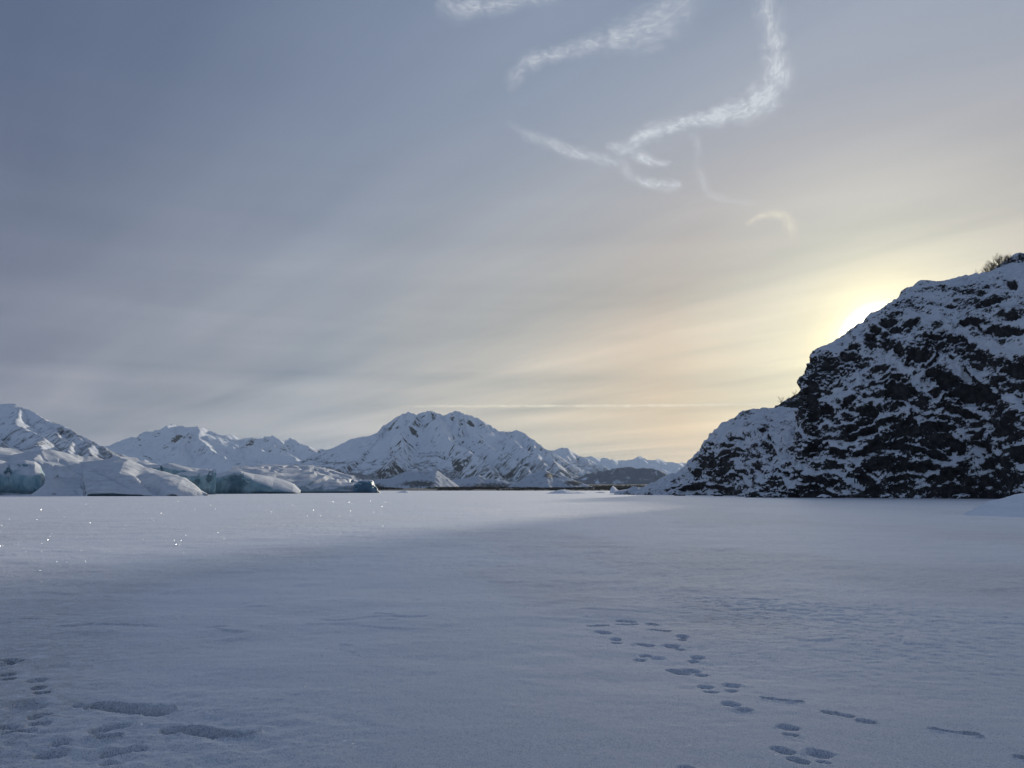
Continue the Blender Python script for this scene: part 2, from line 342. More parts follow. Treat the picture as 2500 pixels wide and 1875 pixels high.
def pressed(gx, gy):
    h = np.zeros_like(gx)
    for x0, y0, x1, y1, r, d in marks():
        Aw = ground(x0, y0); Bw = ground(x1, y1); cy = (y0+y1)/2
        Dm = (Aw[1]+Bw[1])/2; ry = max(0.03, abs(ground(CX, cy-r)[1]-ground(CX, cy+r)[1])/2)
        rx = min(ry*1.1, np.hypot(*(Bw-Aw)[:2])*0.4+0.03)
        dv = (Bw-Aw)/(np.linalg.norm(Bw-Aw)+1e-6)*min(rx*(.75 if d < .1 else .2), np.hypot(*(Bw-Aw)[:2])*.42); Aw = Aw+dv; Bw = Bw-dv
        # capsule with elliptic cross-section
        sx = ry/rx
        lo_x, hi_x = min(Aw[0], Bw[0])-4*rx, max(Aw[0], Bw[0])+4*rx
        lo_y, hi_y = min(Aw[1], Bw[1])-4*ry, max(Aw[1], Bw[1])+4*ry
        m = (gx > lo_x) & (gx < hi_x) & (gy > lo_y) & (gy < hi_y)
        if not m.any(): continue
        qx = (gx[m]-Aw[0])*sx; qy = gy[m]-Aw[1]; ex = (Bw[0]-Aw[0])*sx; ey = Bw[1]-Aw[1]
        t = np.clip((qx*ex+qy*ey)/(ex*ex+ey*ey+1e-9), 0, 1)
        dd = np.hypot(qx-t*ex, qy-t*ey)/ry
        dd = dd*(np.where(d > .1, .98, 1.10)+0.05*perlin(gx[m]*14, gy[m]*14))
        hol = -1.55*d*(1-sst(dd, 0.5, 1.0))*(1+.25*perlin(gx[m]*11, gy[m]*11, 3.5)); rim = 0.22*d*np.exp(-((dd-1.24)/0.16)**2)*(0.6+1.2*perlin(gx[m]*9+5, gy[m]*9))
        h[m] = np.minimum(h[m], hol)+np.where(hol > -0.002, rim, 0)
    return h
def lake_height(gx, gy):
    r = np.hypot(gx, gy)
    h = 0.030*fbm(gx*0.35, gy*0.55, 0.5, 5, .55)*sst(r, 2, 8)
    # wind crust, strongest in an irregular zone to the right and middle distance
    zn = fbm(gx*0.10+3, gy*0.055-2, 1.5, 3)
    zone = sst(zn+0.32*sst(r, 8, 14)+0.16*sst(gx, -4, 6), 0.05, 0.50)*sst(r, 5.5, 10)*(1-sst(r, 60, 120))
    cr = ridged(gx*5.0+0.3*gy, gy*6.5, 2.5, 2, 0.55)
    h += zone*(0.007*cr+0.012*sst(fbm(gx*6.4+0.5*gy, gy*8.0, 9.5, 2, .6), -.25, .05))
    # thin broken crust plates
    pl = fbm(gx*0.55+9, gy*1.1+4, 4.5, 3)
    h += 0.013*sst(pl, 0.18, 0.22)*(1-sst(r, 30, 60))*sst(fbm(gx*.8+50, gy*.9, 5.5, 2), 0.0, 0.2) * sst(r, 7, 9)
    h += 0.0028*fbm(gx*9, gy*9, 6.5, 3)*(1-sst(r, 18, 40))
    # trampled snow in the near left corner
    tr = np.exp(-(((gx+2.6)/1.5)**2+((gy-5.0)/1.3)**2))
    h += tr*(0.022*fbm(gx*4.5, gy*5.5, 7.5, 4, 0.6))
    return h + pressed(gx, gy)
GZ = lake_height(GX, GY)*(1-sst(R2, 300, 1200))
PL = np.stack([GX, GY, GZ], -1)
add('frozen_lake', mesh_from_grid('frozen_lake', PL, wrap=True), M_LAKE, label='wide frozen lake under wind crusted blue shaded snow with animal tracks', kind='structure')

# ------------------------------------------------------------------ lofted solids: foot line in front, crest traced, rounded over to the back
def loft(name, rows, nu, nv, back, mat, disp=None, blobs=None, thr=0.0, smooth_=(), ledges=(), flip=False, nback=0.35, dark=0.0, **kw):
    """rows: (foot px, foot D, crest px, crest py, crest D, shape n)"""
    rows = np.array(rows, float)
    foot = np.array([[*at(r[0], 1200, r[1])[:2], -0.8] for r in rows]); crest = np.array([at(r[2], r[3], r[4]) for r in rows])
    seg = np.linalg.norm(np.diff(crest, axis=0), axis=1)+0.5*np.linalg.norm(np.diff(foot, axis=0), axis=1)+1e-3
    t = np.concatenate([[0], np.cumsum(seg)]); t /= t[-1]; u = np.linspace(0, 1, nu)
    ip = lambda a_: np.stack([np.interp(u, t, a_[:, i]) for i in range(a_.shape[1])], -1)
    Fp, Cp, n_ = ip(foot), ip(crest), np.interp(u, t, rows[:, 5])
    nf = int(nv*(1-nback)); vf = np.linspace(0, 1, nf); vb = np.linspace(0, 1, nv-nf+1)[1:]
    th = vf*math.pi/2
    e = (2/n_)[:, None]
    a1 = 1-np.cos(th)[None]**e; b1 = np.sin(th)[None]**e
    P1 = np.stack([Fp[:, None, i]+(Cp-Fp)[:, None, i]*(a1 if i < 2 else b1) for i in range(3)], -1)
    dirn = (Cp-Fp)[:, :2]; dirn = dirn/(np.linalg.norm(dirn, axis=1, keepdims=True)+1e-6)
    dirn = dirn*0.25+np.array([Cp[:, 0], Cp[:, 1]]).T/np.linalg.norm(Cp[:, :2], axis=1)[:, None]*0.75
    thb = vb*math.pi/2
    a2 = np.sin(thb); b2 = np.cos(thb)
    P2 = np.stack([Cp[:, None, 0]+dirn[:, None, 0]*back*a2[None], Cp[:, None, 1]+dirn[:, None, 1]*back*a2[None],
                   -0.8+(Cp[:, None, 2]+0.8)*b2[None]], -1)
    P_ = np.concatenate([P1, P2], 1)
    V_ = np.concatenate([np.broadcast_to(vf, (nu, nf)), 1+np.broadcast_to(vb, (nu, len(vb)))], 1)
    N_ = -grid_normals(P_) if flip else grid_normals(P_)
    # normals should look away from the body: towards the viewer in front
    if N_[:, nf//2, 1].mean() > 0: N_ = -N_
    bare_ = np.zeros(P_.shape[:2])
    px, py = to_px(P_)
    if blobs:
        wx = 1+0.0*px; wob = 6*perlin(px/14, py/14)
        for bx, by, rx, ry, *an in blobs:
            an = math.radians(an[0]) if an else 0.0
            qx = (px-bx)*math.cos(an)+(py-by)*math.sin(an); qy = -(px-bx)*math.sin(an)+(py-by)*math.cos(an)
            dd = np.hypot(qx/rx, qy/ry)+0.55*perlin(px/17+bx, py/12+by)+0.40*perlin(px/6, py/4)
            bare_ = np.maximum(bare_, 1-sst(dd, 0.55, 1.2))
    led = np.zeros_like(bare_); sl = np.zeros_like(bare_)
    for line in ledges:
        L = np.array(line, float); bd = np.full(px.shape, 1e9); bs = np.zeros_like(px)
        wx, wy = px+5*perlin(px/22, py/22, 1.5), py+5*perlin(px/20, py/16, 7.5)
        for i in range(len(L)-1):
            e = L[i+1]-L[i]; t_ = np.clip(((wx-L[i, 0])*e[0]+(wy-L[i, 1])*e[1])/(e@e), 0, 1)
            dx, dy = wx-L[i, 0]-t_*e[0], wy-L[i, 1]-t_*e[1]; d_ = np.hypot(dx, dy); m_ = d_ < bd
            sg = np.sign(dx*e[1]-dy*e[0]) if e[0] > 0 else np.sign(dy*e[0]-dx*e[1])
            bd = np.where(m_, d_, bd); bs = np.where(m_, sg*d_, bs)
        gate = sst(perlin(px/34+3, py/30, 9.5)+.25*perlin(px/9, py/9, 4.5), -.30, .15)
        wv = 1+.7*perlin(px/26, py/26, 6.5)
        sb = .8*np.exp(-((bs-5*wv)/(6*wv))**2)*(bd < 30)*gate; db = .62*np.exp(-((bs+8*wv)/(9*wv))**2)*(bd < 30)*gate
        led = np.where(np.abs(sb-db) > np.abs(led), sb-db, led); sl = np.maximum(sl, sb); bare_ = np.maximum(bare_, db*(.85+.8*perlin(px/9, py/7, 2.5)))
    bare_ = bare_*(1-.8*sl)
    if disp is not None:
        dsp = disp(P_, V_, bare_, u[:, None]+0*V_)+0.8*led*(1 if ledges else 0)
        dsp = dsp*sst(V_, 0.0, 0.04)
        P_ = P_+N_*dsp[..., None]
    if 'category' in kw: bare_ = np.maximum(bare_*.5, np.exp(-(np.maximum(P_[..., 2]-.35, 0)/.35)**2)*(V_ < 1)*dark)  # dark band along the waterline: undercut shade painted in through the mask
    tt = np.full(P_.shape[:2], thr)
    tt = tt-.30*sl
    for bx, by, rx, ry, an, w_ in smooth_:
        an = math.radians(an); qx = (px-bx)*math.cos(an)+(py-by)*math.sin(an); qy = -(px-bx)*math.sin(an)+(py-by)*math.cos(an)
        tt = tt-w_*(1-sst(np.hypot(qx/rx, qy/ry)+.3*perlin(px/17, py/14, 5.5), 0.5, 1.2))
    me = mesh_from_grid(name, P_, attrs={'bare': bare_, 'thr': tt})
    return add(name, me, mat, **kw)

def cliff_disp(amp, sc_):
    def f_(P_, V_, b_, U_):
        x, y, z = P_[..., 0]/sc_, P_[..., 1]/sc_, P_[..., 2]/sc_
        fr = sst(V_, 0.0, .1)*(1-0.6*sst(V_, .85, 1.0))
        d = 0.9*fbm(x*0.9, y*0.9, z*0.9, 3)
        d = d+0.75*ridged(x*1.5+z*0.8, y*1.5, z*1.9-x*0.7, 4, 0.55)-0.3
        # slabs dipping to the lower right: stepped relief
        q = (z*1.25+x*0.75)*1.3+0.7*fbm(x*1.3, y*1.3, z*1.3, 3); st = q-np.floor(q); d = d+0.75*(np.minimum(st/0.78, (1-st)/0.22)-0.5)
        q = (z*1.1-x*0.8)*2.1+0.6*fbm(x*2+9, y*2, z*2, 3); st = q-np.floor(q); d = d+0.36*(np.minimum(st/0.75, (1-st)/0.25)-0.5)
        d = d*fr-0.9*b_*fr
        d = d+0.24*ridged(x*4.5+z*2, y*5, z*8-x*2, 3, 0.6)*(0.4+0.6*fr)
        return d*amp
    return f_

# hill behind the notch, mostly dark, and the knob on the skyline to the right
loft('rocky_hill', [(1870, 240, 1872, 1020, 262, 2), (1885, 240, 1881, 1003, 262, 2), (1900, 240, 1906, 985, 262, 2), (1925, 240, 1930, 969, 262, 2), (1950, 240, 1960, 955, 262, 2),
      (1990, 240, 2000, 935, 262, 2), (2040, 240, 2050, 925, 262, 2)], 90, 70, 60, M_CLIFF, cliff_disp(0.8, 8.0), [(1950, 990, 70, 40, -30)], 0.75, label='dark rocky hill rising behind the notch between hump and cliff', kind='structure')
HUMP = [(1500, 262, 1500, 1200, 264, 2), (1560, 250, 1575, 1190, 260, 2), (1600, 244, 1631, 1165, 262, 2), (1640, 240, 1659, 1156, 262, 2.1), (1665, 238, 1683, 1131, 262, 2.1), (1690, 236, 1713, 1104, 262, 2.1),
        (1705, 234, 1730, 1081, 262, 2.1), (1720, 230, 1749, 1058, 262, 2.2), (1740, 226, 1776, 1038, 262, 2.2), (1760, 222, 1807, 1025, 262, 2.2), (1775, 218, 1820, 1022, 262, 2.2), (1782, 216, 1824, 1014, 262, 2.2), (1800, 212, 1851, 1008, 262, 2.2),
        (1825, 206, 1881, 1005, 262, 2.2), (1850, 200, 1920, 1004, 258, 2.1), (1885, 192, 1960, 1003, 252, 2.0), (1920, 184, 2000, 1002, 248, 1.9), (1980, 180, 2060, 1002, 246, 1.9)]
hb = [(1965, 1020, 16, 30), (1730, 1130, 23, 26), (1704, 1151, 15, 21), (1769, 1139, 14, 36, 20), (1790, 1113, 18, 8), (1863, 1057, 10, 10), (1793, 1069, 26, 5, -25), (1884, 1084, 6, 24, -30), (1887, 1120, 17, 12), (1848, 1144, 24, 4, 38),
      (1812, 1100, 13, 4), (1872, 1190, 8, 16), (1889, 1198, 10, 8), (1755, 1203, 8, 5), (1775, 1200, 8, 6), (1735, 1085, 8, 5), (1660, 1185, 20, 3, -20), (1955, 1010, 15, 12)]
loft('rocky_hump', HUMP, 360, 200, 45, M_CLIFF, cliff_disp(0.85, 9.0), hb, 0.33, [(1880, 1022, 110, 34, 0, -.42), (1950, 1090, 40, 70, 0, -.1), (1830, 1175, 60, 32, 0, .3), (1680, 1195, 110, 18, 0, .25), (1820, 1060, 60, 30, -30, .2)],
     [[(1700, 1150), (1740, 1115), (1790, 1100), (1835, 1110)], [(1770, 1085), (1810, 1065), (1850, 1052)], [(1850, 1060), (1880, 1090), (1905, 1125)], [(1790, 1165), (1830, 1140), (1865, 1165)], [(1915, 1090), (1940, 1050), (1965, 1020)], [(1670, 1190), (1720, 1180), (1770, 1190)]], label='lower rounded rock hump under smooth snow, left of the main cliff', kind='structure')
KNOB = [(2380, 205, 2390, 700, 214, 2), (2395, 205, 2407, 684, 214, 2), (2400, 205, 2415, 670, 214, 2), (2425, 205, 2442, 649, 214, 2), (2450, 205, 2469, 630, 214, 2), (2465, 205, 2483, 619, 214, 2), (2500, 205, 2520, 616, 214, 2), (2600, 205, 2620, 600, 216, 2), (2800, 205, 2820, 590, 218, 2)]
loft('rocky_knob', KNOB, 160, 110, 40, M_CLIFF, cliff_disp(0.5, 6.0), [(2470, 695, 22, 7, 25)], 0.62, label='snow covered rock knob on the skyline at the right edge', kind='structure')
MAIN = [(1815, 164, 1820, 1207, 166, 2), (1832, 163, 1840, 1182, 167, 2), (1858, 162, 1868, 1152, 168, 1.8), (1882, 161, 1896, 1122, 169, 1.7), (1902, 160, 1924, 1092, 171, 1.7), (1918, 159, 1948, 1064, 172, 1.7), (1932, 158, 1968, 1034, 171, 1.7), (1940, 158, 1978, 1005, 171, 1.8), (1946, 158, 1972, 985, 170, 1.8),
        (1955, 157, 1962, 951, 169, 1.8), (1963, 157, 1958, 930, 169, 1.8), (1972, 156, 1964, 915, 170, 1.8), (1982, 156, 1970, 896, 171, 1.85), (1992, 156, 1982, 876, 172, 1.9), (2003, 155, 1995, 862, 173, 1.9), (2020, 155, 2022, 842, 174, 1.9), (2040, 154, 2052, 828, 175, 1.9),
        (2065, 153, 2084, 816, 176, 1.9), (2100, 152, 2125, 784, 177, 1.9), (2120, 152, 2144, 766, 178, 1.9), (2145, 151, 2171, 751, 179, 1.9), (2165, 150, 2193, 733, 180, 1.9), (2195, 150, 2225, 714, 182, 1.9), (2230, 149, 2258, 703, 184, 1.9),
        (2275, 148, 2301, 697, 187, 1.9), (2320, 147, 2339, 695, 189, 1.9), (2370, 145, 2382, 689, 191, 1.9), (2420, 140, 2430, 678, 192, 1.9), (2470, 134, 2500, 668, 193, 1.9), (2560, 128, 2600, 650, 194, 1.9), (2750, 122, 2800, 640, 195, 1.9), (3100, 110, 3200, 640, 190, 1.9)]
mb = [(1988, 1015, 15, 52), (1975, 975, 26, 30), (2008, 904, 50, 36), (1981, 961, 22, 38), (2068, 874, 22, 32, 40), (2125, 836, 16, 20), (2166, 787, 20, 14), (2217, 790, 24, 8, -15), (2160, 836, 12, 24), (2288, 844, 44, 30), (2240, 872, 26, 18), (2345, 845, 36, 22, 30),
      (2377, 885, 34, 28), (2420, 744, 28, 8, -15), (2372, 790, 28, 8), (2198, 953, 38, 34), (2310, 935, 62, 22, 25), (2375, 965, 68, 34, 10), (2483, 925, 38, 38), (2470, 810, 32, 9), (2464, 695, 20, 7, 20), (2470, 775, 20, 10), (2325, 748, 18, 5),
      (2122, 1019, 20, 24), (2084, 1049, 22, 12), (1984, 1103, 33, 16, -35), (2210, 1048, 46, 24), (2280, 1060, 44, 34), (2250, 1090, 90, 22), (2335, 1092, 30, 16, 35), (2145, 1095, 28, 18), (2390, 1080, 42, 11, 50), (2456, 1063, 34, 28),
      (2418, 1140, 36, 11, 50), (2252, 1145, 34, 12), (2103, 1175, 19, 14), (2130, 1200, 22, 10), (2200, 1198, 34, 12), (2307, 1203, 52, 12), (2290, 1172, 28, 10), (2470, 1182, 26, 14), (2415, 1207, 15, 8), (2325, 1160, 24, 12),
      (2020, 1010, 20, 16), (1923, 1161, 8, 6), (1985, 1190, 14, 7), (2035, 1180, 12, 8), (2150, 1140, 40, 10, -20), (2070, 985, 20, 9, -40), (2200, 1170, 26, 7, -15), (2040, 1110, 12, 10), (2350, 1010, 60, 8, 20)]
loft('rock_cliff', MAIN, 640, 330, 40, M_CLIFF, cliff_disp(1.0, 9.0), mb, 0.34, [(1955, 1150, 60, 55, 0, .3), (2270, 1160, 260, 60, 0, .16), (1970, 1060, 40, 50, 30, .2), (2100, 960, 90, 60, -40, .12), (2310, 725, 160, 34, 0, -.34), (2440, 750, 110, 70, 0, -.22), (2140, 790, 70, 40, -40, -.2), (2345, 910, 62, 11, 42, .7), (2365, 1105, 62, 12, 55, .7), (2235, 925, 52, 14, 35, .6), (2015, 1060, 50, 45, -40, .25), (2080, 1200, 34, 9, 0, .4), (2440, 860, 60, 20, 20, .25), (2200, 1010, 60, 9, -10, .5), (2250, 1010, 60, 9, 15, .5)],
     [[(2085, 1060), (2130, 1045), (2180, 1012), (2235, 1003), (2300, 1015), (2350, 1035), (2420, 1030), (2500, 1003), (2560, 990)], [(2130, 935), (2165, 915), (2205, 903), (2260, 925), (2310, 965), (2345, 985)],
      [(2270, 890), (2300, 862), (2340, 880), (2380, 925), (2430, 965)], [(2195, 842), (2212, 880), (2260, 938), (2330, 990), (2400, 1022)], [(2140, 800), (2185, 802), (2230, 786)], [(2400, 800), (2450, 808), (2520, 812)],
      [(2090, 1110), (2130, 1085), (2190, 1082), (2260, 1100), (2320, 1120)], [(2335, 1045), (2365, 1095), (2400, 1145), (2440, 1190)],
      [(2380, 1080), (2430, 1090), (2500, 1075)], [(1990, 1110), (2030, 1095), (2075, 1110)]], label='tall dark rock cliff with broken snow patches hiding the sun', kind='structure')

# ------------------------------------------------------------------ mountains as ridge networks
def mountain(name, ridges, xr, yr, nx, ny, slope, amp, mat, blobs=None, crag=0.25, crest_fade=250.0, gul=160.0, concave=0.35, dmax=3000.0, label=None, **kw):
    xs = np.linspace(*xr, nx); ys = np.linspace(*yr, ny); x, y = np.meshgrid(xs, ys, indexing='ij')
    best = np.full(x.shape, -1e9); al = np.zeros_like(x); dn = np.zeros_like(x)
    wx = x+0.35*gul*fbm(x/gul/2.2, y/gul/2.2, 8.5, 3); wy = y+0.35*gul*fbm(x/gul/2.2+40, y/gul/2.2, 3.5, 3)
    acc = 0.0
    wa = gul*0.4; sx_ = x+wa*fbm(x/gul/2.6, y/gul/2.6, 11.5, 4, .5); sy_ = y+wa*fbm(x/gul/2.6+31, y/gul/2.6, 13.5, 4, .5)
    x0_, y0_ = x, y
    for ri, (pts, sl) in enumerate(ridges):
        x, y = (x0_, y0_) if ri == 0 else (sx_, sy_)
        if ri == 0:
            q_ = []; jr = np.random.default_rng(len(pts))
            for a_, b_ in zip(pts[:-1], pts[1:]):
                q_.append(a_)
                if abs(b_[0]-a_[0]) > 5: q_ += [tuple(np.array(a_)*(1-f_)+np.array(b_)*f_+np.array([0, jr.uniform(-1.1, 1.6), jr.uniform(-40, 40)])) for f_ in (.36, .68)]
            pts = q_+[pts[-1]]
        Q = np.array([at(*p) for p in pts])
        for i in range(len(Q)-1):
            A_, B_ = Q[i], Q[i+1]; e = (B_-A_)[:2]; L = e@e+1e-6
            for pas in (0,):
                t = np.clip(((x-A_[0])*e[0]+(y-A_[1])*e[1])/L, 0, 1)
                d = np.hypot(x-A_[0]-t*e[0], y-A_[1]-t*e[1])
            k = np.minimum(d/dmax, 1.0)
            hgt = A_[2]+t*(B_[2]-A_[2])-sl*slope*d*(1-concave*k)-crag*np.minimum(d, 160)
            m = hgt > best; best = np.where(m, hgt, best)
            side = np.where((x-A_[0])*e[1]-(y-A_[1])*e[0] > 0, 1.0, -1.0)
            al = np.where(m, acc+t*math.sqrt(L)+side*5000, al); dn = np.where(m, d, dn)
            acc += math.sqrt(L)
        acc += 3000
    x, y = x0_, y0_
    fd = sst(dn, 0, crest_fade)
    h = best+fd*amp*(ridged(wx/gul/2.5, wy/gul/2.5, 0.5, 5, 0.55)-0.55)
    h += fd*amp*0.42*(ridged(al/gul+0.2*perlin(wx/300, wy/300), dn/gul/9, 3.5, 4, 0.6)-0.5)
    h += 0.05*amp*fbm(x/gul*3, y/gul*3, 0.5, 3)
    h = np.maximum(h, -20)
    P_ = np.stack([x, y, h], -1); bare_ = np.zeros_like(x)
    if blobs:
        px, py = to_px(P_)
        for bx, by, rx, ry, *an in blobs:
            an = math.radians(an[0]) if an else 0.0
            qx = (px-bx)*math.cos(an)+(py-by)*math.sin(an); qy = -(px-bx)*math.sin(an)+(py-by)*math.cos(an)
            bare_ = np.maximum(bare_, 1-sst(np.hypot(qx/rx, qy/ry), 0.4, 1.2))
    me = mesh_from_grid(name, P_, attrs={'along': al, 'down': dn, 'bare': bare_})
    return add(name, me, mat, label=label, kind='structure', **kw)

# farthest: serrated range in the gap by the cliff
FAR = [(1380, 1150), (1431, 1116), (1441, 1113), (1451, 1118), (1464, 1119), (1476, 1117), (1486, 1122), (1493, 1121), (1506, 1123), (1523, 1124), (1546, 1122), (1556, 1115), (1563, 1113), (1578, 1122), (1598, 1123), (1610, 1120), (1628, 1128),
       (1648, 1129), (1655, 1131), (1665, 1128), (1682, 1132), (1705, 1135), (1750, 1128), (1820, 1132), (1900, 1125)]
r1 = [(px, py, 19000+500*math.sin(i*1.7)) for i, (px, py) in enumerate(FAR)]
spur = [([(1563, 1114, 19000), (1575, 1130, 18000), (1600, 1142, 17000)], 1), ([(1610, 1121, 19000), (1640, 1138, 17800), (1660, 1150, 16800)], 1), ([(1476, 1118, 19000), (1500, 1136, 18000), (1530, 1148, 17000)], 1), ([(1441, 1114, 19000), (1450, 1135, 17800)], 1)]
mountain('far_mountain_range', [(r1, 1)]+spur, (1200, 7200), (15200, 20500), 300, 160, 0.42, 170, M_MTN_FAR, gul=420, crest_fade=500, concave=0.4, dmax=3500, label='distant pale serrated mountain range seen low in the gap beside cliff')
# left background range
LB = [(180, 1110), (258, 1091), (283, 1080), (301, 1073), (321, 1066), (339, 1066), (357, 1064), (371, 1060), (389, 1052), (407, 1039), (420, 1035), (434, 1038), (445, 1039), (463, 1044), (482, 1047), (496, 1043), (509, 1051), (529, 1058), (547, 1062),
      (563, 1061), (574, 1064), (590, 1072), (604, 1068), (617, 1069), (631, 1067), (649, 1064), (658, 1066), (668, 1063), (683, 1075), (694, 1075), (708, 1069), (719, 1072), (733, 1083), (751, 1088), (766, 1092), (785, 1095), (805, 1098), (823, 1107),
      (850, 1115), (900, 1125), (980, 1130)]
r1 = [(px, py, 12500+300*math.sin(i*1.3)) for i, (px, py) in enumerate(LB)]
spur = [([(463, 1045, 12500), (475, 1041, 11600), (490, 1070, 11100), (520, 1100, 10500), (560, 1125, 9900), (600, 1150, 9300)], 1.0), ([(475, 1041, 11600), (450, 1075, 11000), (420, 1110, 10200)], 1.1),
        ([(547, 1063, 12500), (600, 1092, 11400), (650, 1098, 10800), (700, 1115, 10200), (735, 1130, 9800), (760, 1145, 9400)], 0.75), ([(668, 1064, 12500), (680, 1090, 11900), (700, 1105, 11500)], 1.0),
        ([(600, 1092, 11400), (600, 1115, 10700), (640, 1140, 9900)], 0.9), ([(339, 1067, 12500), (360, 1095, 11500), (400, 1130, 10300)], 0.8)]
mountain('snowfield_range', [(r1, 1)]+spur, (-8000, -700), (8800, 13600), 420, 260, 0.50, 165, M_MTN_L, gul=300, crest_fade=420, concave=0.35, dmax=3500, label='broad white mountain range with sunlit snowfields left of the central mountain',
         blobs=[(420, 1080, 35, 6, -30), (600, 1090, 25, 5, -20), (700, 1092, 25, 8, -20), (780, 1103, 30, 8, 10), (462, 1062, 9, 12, 20), (620, 1075, 12, 5), (650, 1075, 12, 5)])
# near left slope
NL = [(-700, 900), (-500, 915), (-300, 950), (-150, 975), (-60, 985), (0, 987), (14, 985), (34, 984), (45, 991), (57, 996), (75, 1001), (95, 1013), (113, 1026), (145, 1035), (172, 1047), (192, 1061), (215, 1071), (237, 1083), (258, 1092), (271, 1104), (294, 1117), (310, 1126), (335, 1142), (370, 1165), (400, 1185)]
r1 = [(px, py, 5200-max(0, px)*3.0) for px, py in NL]
spur = [([(34, 985, 5100), (60, 1040, 4500), (110, 1085, 4000), (150, 1120, 3500)], 0.9), ([(113, 1027, 4850), (150, 1070, 4450), (190, 1110, 4000)], 1.0), ([(192, 1062, 4600), (225, 1100, 4250), (250, 1130, 3900)], 1.0), ([(-100, 985, 5200), (-40, 1040, 4500), (20, 1090, 3900)], 0.9)]
mountain('snowy_mountainside', [(r1, 1)]+spur, (-5200, -1300), (2900, 6400), 380, 300, 0.55, 72, M_SLOPE, gul=150, crest_fade=160, concave=0.3, dmax=1800, label='near mountainside at left edge, snow flecked with brush and sloping down right')
# central mountain
CM = [(600, 1195), (690, 1165), (757, 1148), (790, 1131), (827, 1110), (843, 1106), (863, 1095), (877, 1086), (895, 1074), (917, 1061), (931, 1047), (940, 1037), (953, 1028), (967, 1018), (983, 1010), (992, 1008), (998, 1004), (1003, 1009), (1010, 1009), (1016, 1014),
      (1021, 1010), (1030, 1006), (1039, 1005), (1044, 1002), (1055, 1002), (1064, 1008), (1073, 1008), (1083, 1014), (1091, 1012), (1100, 1006), (1114, 1002), (1123, 1004), (1134, 1011), (1152, 1014), (1164, 1019), (1179, 1029), (1193, 1035), (1204, 1043),
      (1216, 1051), (1232, 1053), (1250, 1053), (1260, 1049), (1272, 1053), (1285, 1061), (1299, 1072), (1314, 1082), (1329, 1094), (1347, 1105), (1374, 1127), (1399, 1147), (1416, 1164), (1440, 1185)]
r1 = []
for i, (px, py) in enumerate(CM):
    D0 = 8000
    if px < 930: D0 = 8000-(930-px)*3.2
    if px > 1250: D0 = 8000-(px-1250)*6.0
    r1.append((px, py, D0+60*math.sin(i*2.1)))
spur = [([(1055, 1003, 8000), (1073, 1020, 7700), (1085, 1036, 7450), (1101, 1054, 7250), (1120, 1075, 7000), (1135, 1089, 6800), (1155, 1110, 6550), (1175, 1130, 6300), (1200, 1150, 6000), (1230, 1168, 5700)], 0.85),
        ([(998, 1005, 8000), (1018, 1019, 7750), (1010, 1045, 7400), (985, 1080, 6950), (960, 1110, 6500), (930, 1140, 6100)], 0.85),
        ([(1114, 1003, 8000), (1120, 1030, 7800), (1135, 1050, 7700)], 1.0),
        ([(1232, 1054, 8000), (1175, 1060, 7500), (1182, 1072, 7250), (1205, 1092, 6950), (1240, 1110, 6600), (1280, 1140, 6200), (1310, 1160, 5900)], 0.8),
        ([(1260, 1050, 8000), (1262, 1075, 7450), (1300, 1105, 6900), (1340, 1135, 6400), (1370, 1155, 6100)], 0.8),
        ([(1299, 1073, 7700), (1320, 1100, 7200), (1360, 1135, 6700)], 0.9),
        ([(940, 1038, 8000), (920, 1080, 7400), (880, 1115, 6900), (830, 1145, 6400)], 0.9)]
mountain('central_mountain', [(r1, 1)]+spur, (-2600, 900), (4900, 9600), 430, 380, 0.60, 70, M_MTN, gul=210, crag=0.48, crest_fade=110, concave=0.42, dmax=2400, label='tall snowy mountain with three jagged rocky summits standing in the middle',
         blobs=[(1015, 1040, 14, 34, 25), (965, 1040, 34, 12, -50), (1030, 1028, 10, 22, 20), (1105, 1018, 10, 14, 20), (1150, 1035, 16, 7, 30), (1060, 1020, 7, 14, 15), (1175, 1078, 10, 10, 40), (960, 1150, 120, 16), (1090, 1135, 60, 25, -10), (1200, 1160, 80, 16)])
# second, lower peak to the right of it
SP = [(1290, 1140), (1330, 1112), (1345, 1101), (1354, 1099), (1364, 1094), (1374, 1092), (1384, 1093), (1394, 1102), (1406, 1111), (1424, 1116), (1436, 1122), (1454, 1132), (1473, 1142), (1493, 1149), (1540, 1165), (1600, 1185)]
r1 = [(px, py, 9000-max(0, px-1384)*5) for px, py in SP]
spur = [([(1374, 1093, 9000), (1395, 1120, 8400), (1420, 1145, 7800), (1440, 1160, 7400)], 0.9), ([(1345, 1102, 9000), (1360, 1125, 8500), (1385, 1150, 7800)], 0.9), ([(1424, 1117, 8800), (1445, 1140, 8300), (1465, 1158, 7700)], 0.9)]
mountain('second_mountain', [(r1, 1)]+spur, (150, 1800), (6900, 9900), 220, 220, 0.55, 80, M_MTN, gul=170, crest_fade=200, concave=0.35, dmax=2000, label='smaller snowy peak just right of the central mountain with sunlit edges')
# brush covered low hill
BH = [(1380, 1178), (1424, 1160), (1449, 1152), (1473, 1149), (1498, 1143), (1533, 1139), (1560, 1143), (1575, 1142), (1593, 1143), (1613, 1149), (1631, 1164), (1650, 1182), (1665, 1195)]
mountain('brush_covered_hill', [([(px, py, 4600) for px, py in BH], 1)], (300, 1250), (3700, 5400), 200, 160, 0.42, 22, M_BRUSHHILL, gul=70, crest_fade=80, concave=0.2, dmax=500, label='low dark hill covered in brush in front of the distant range')
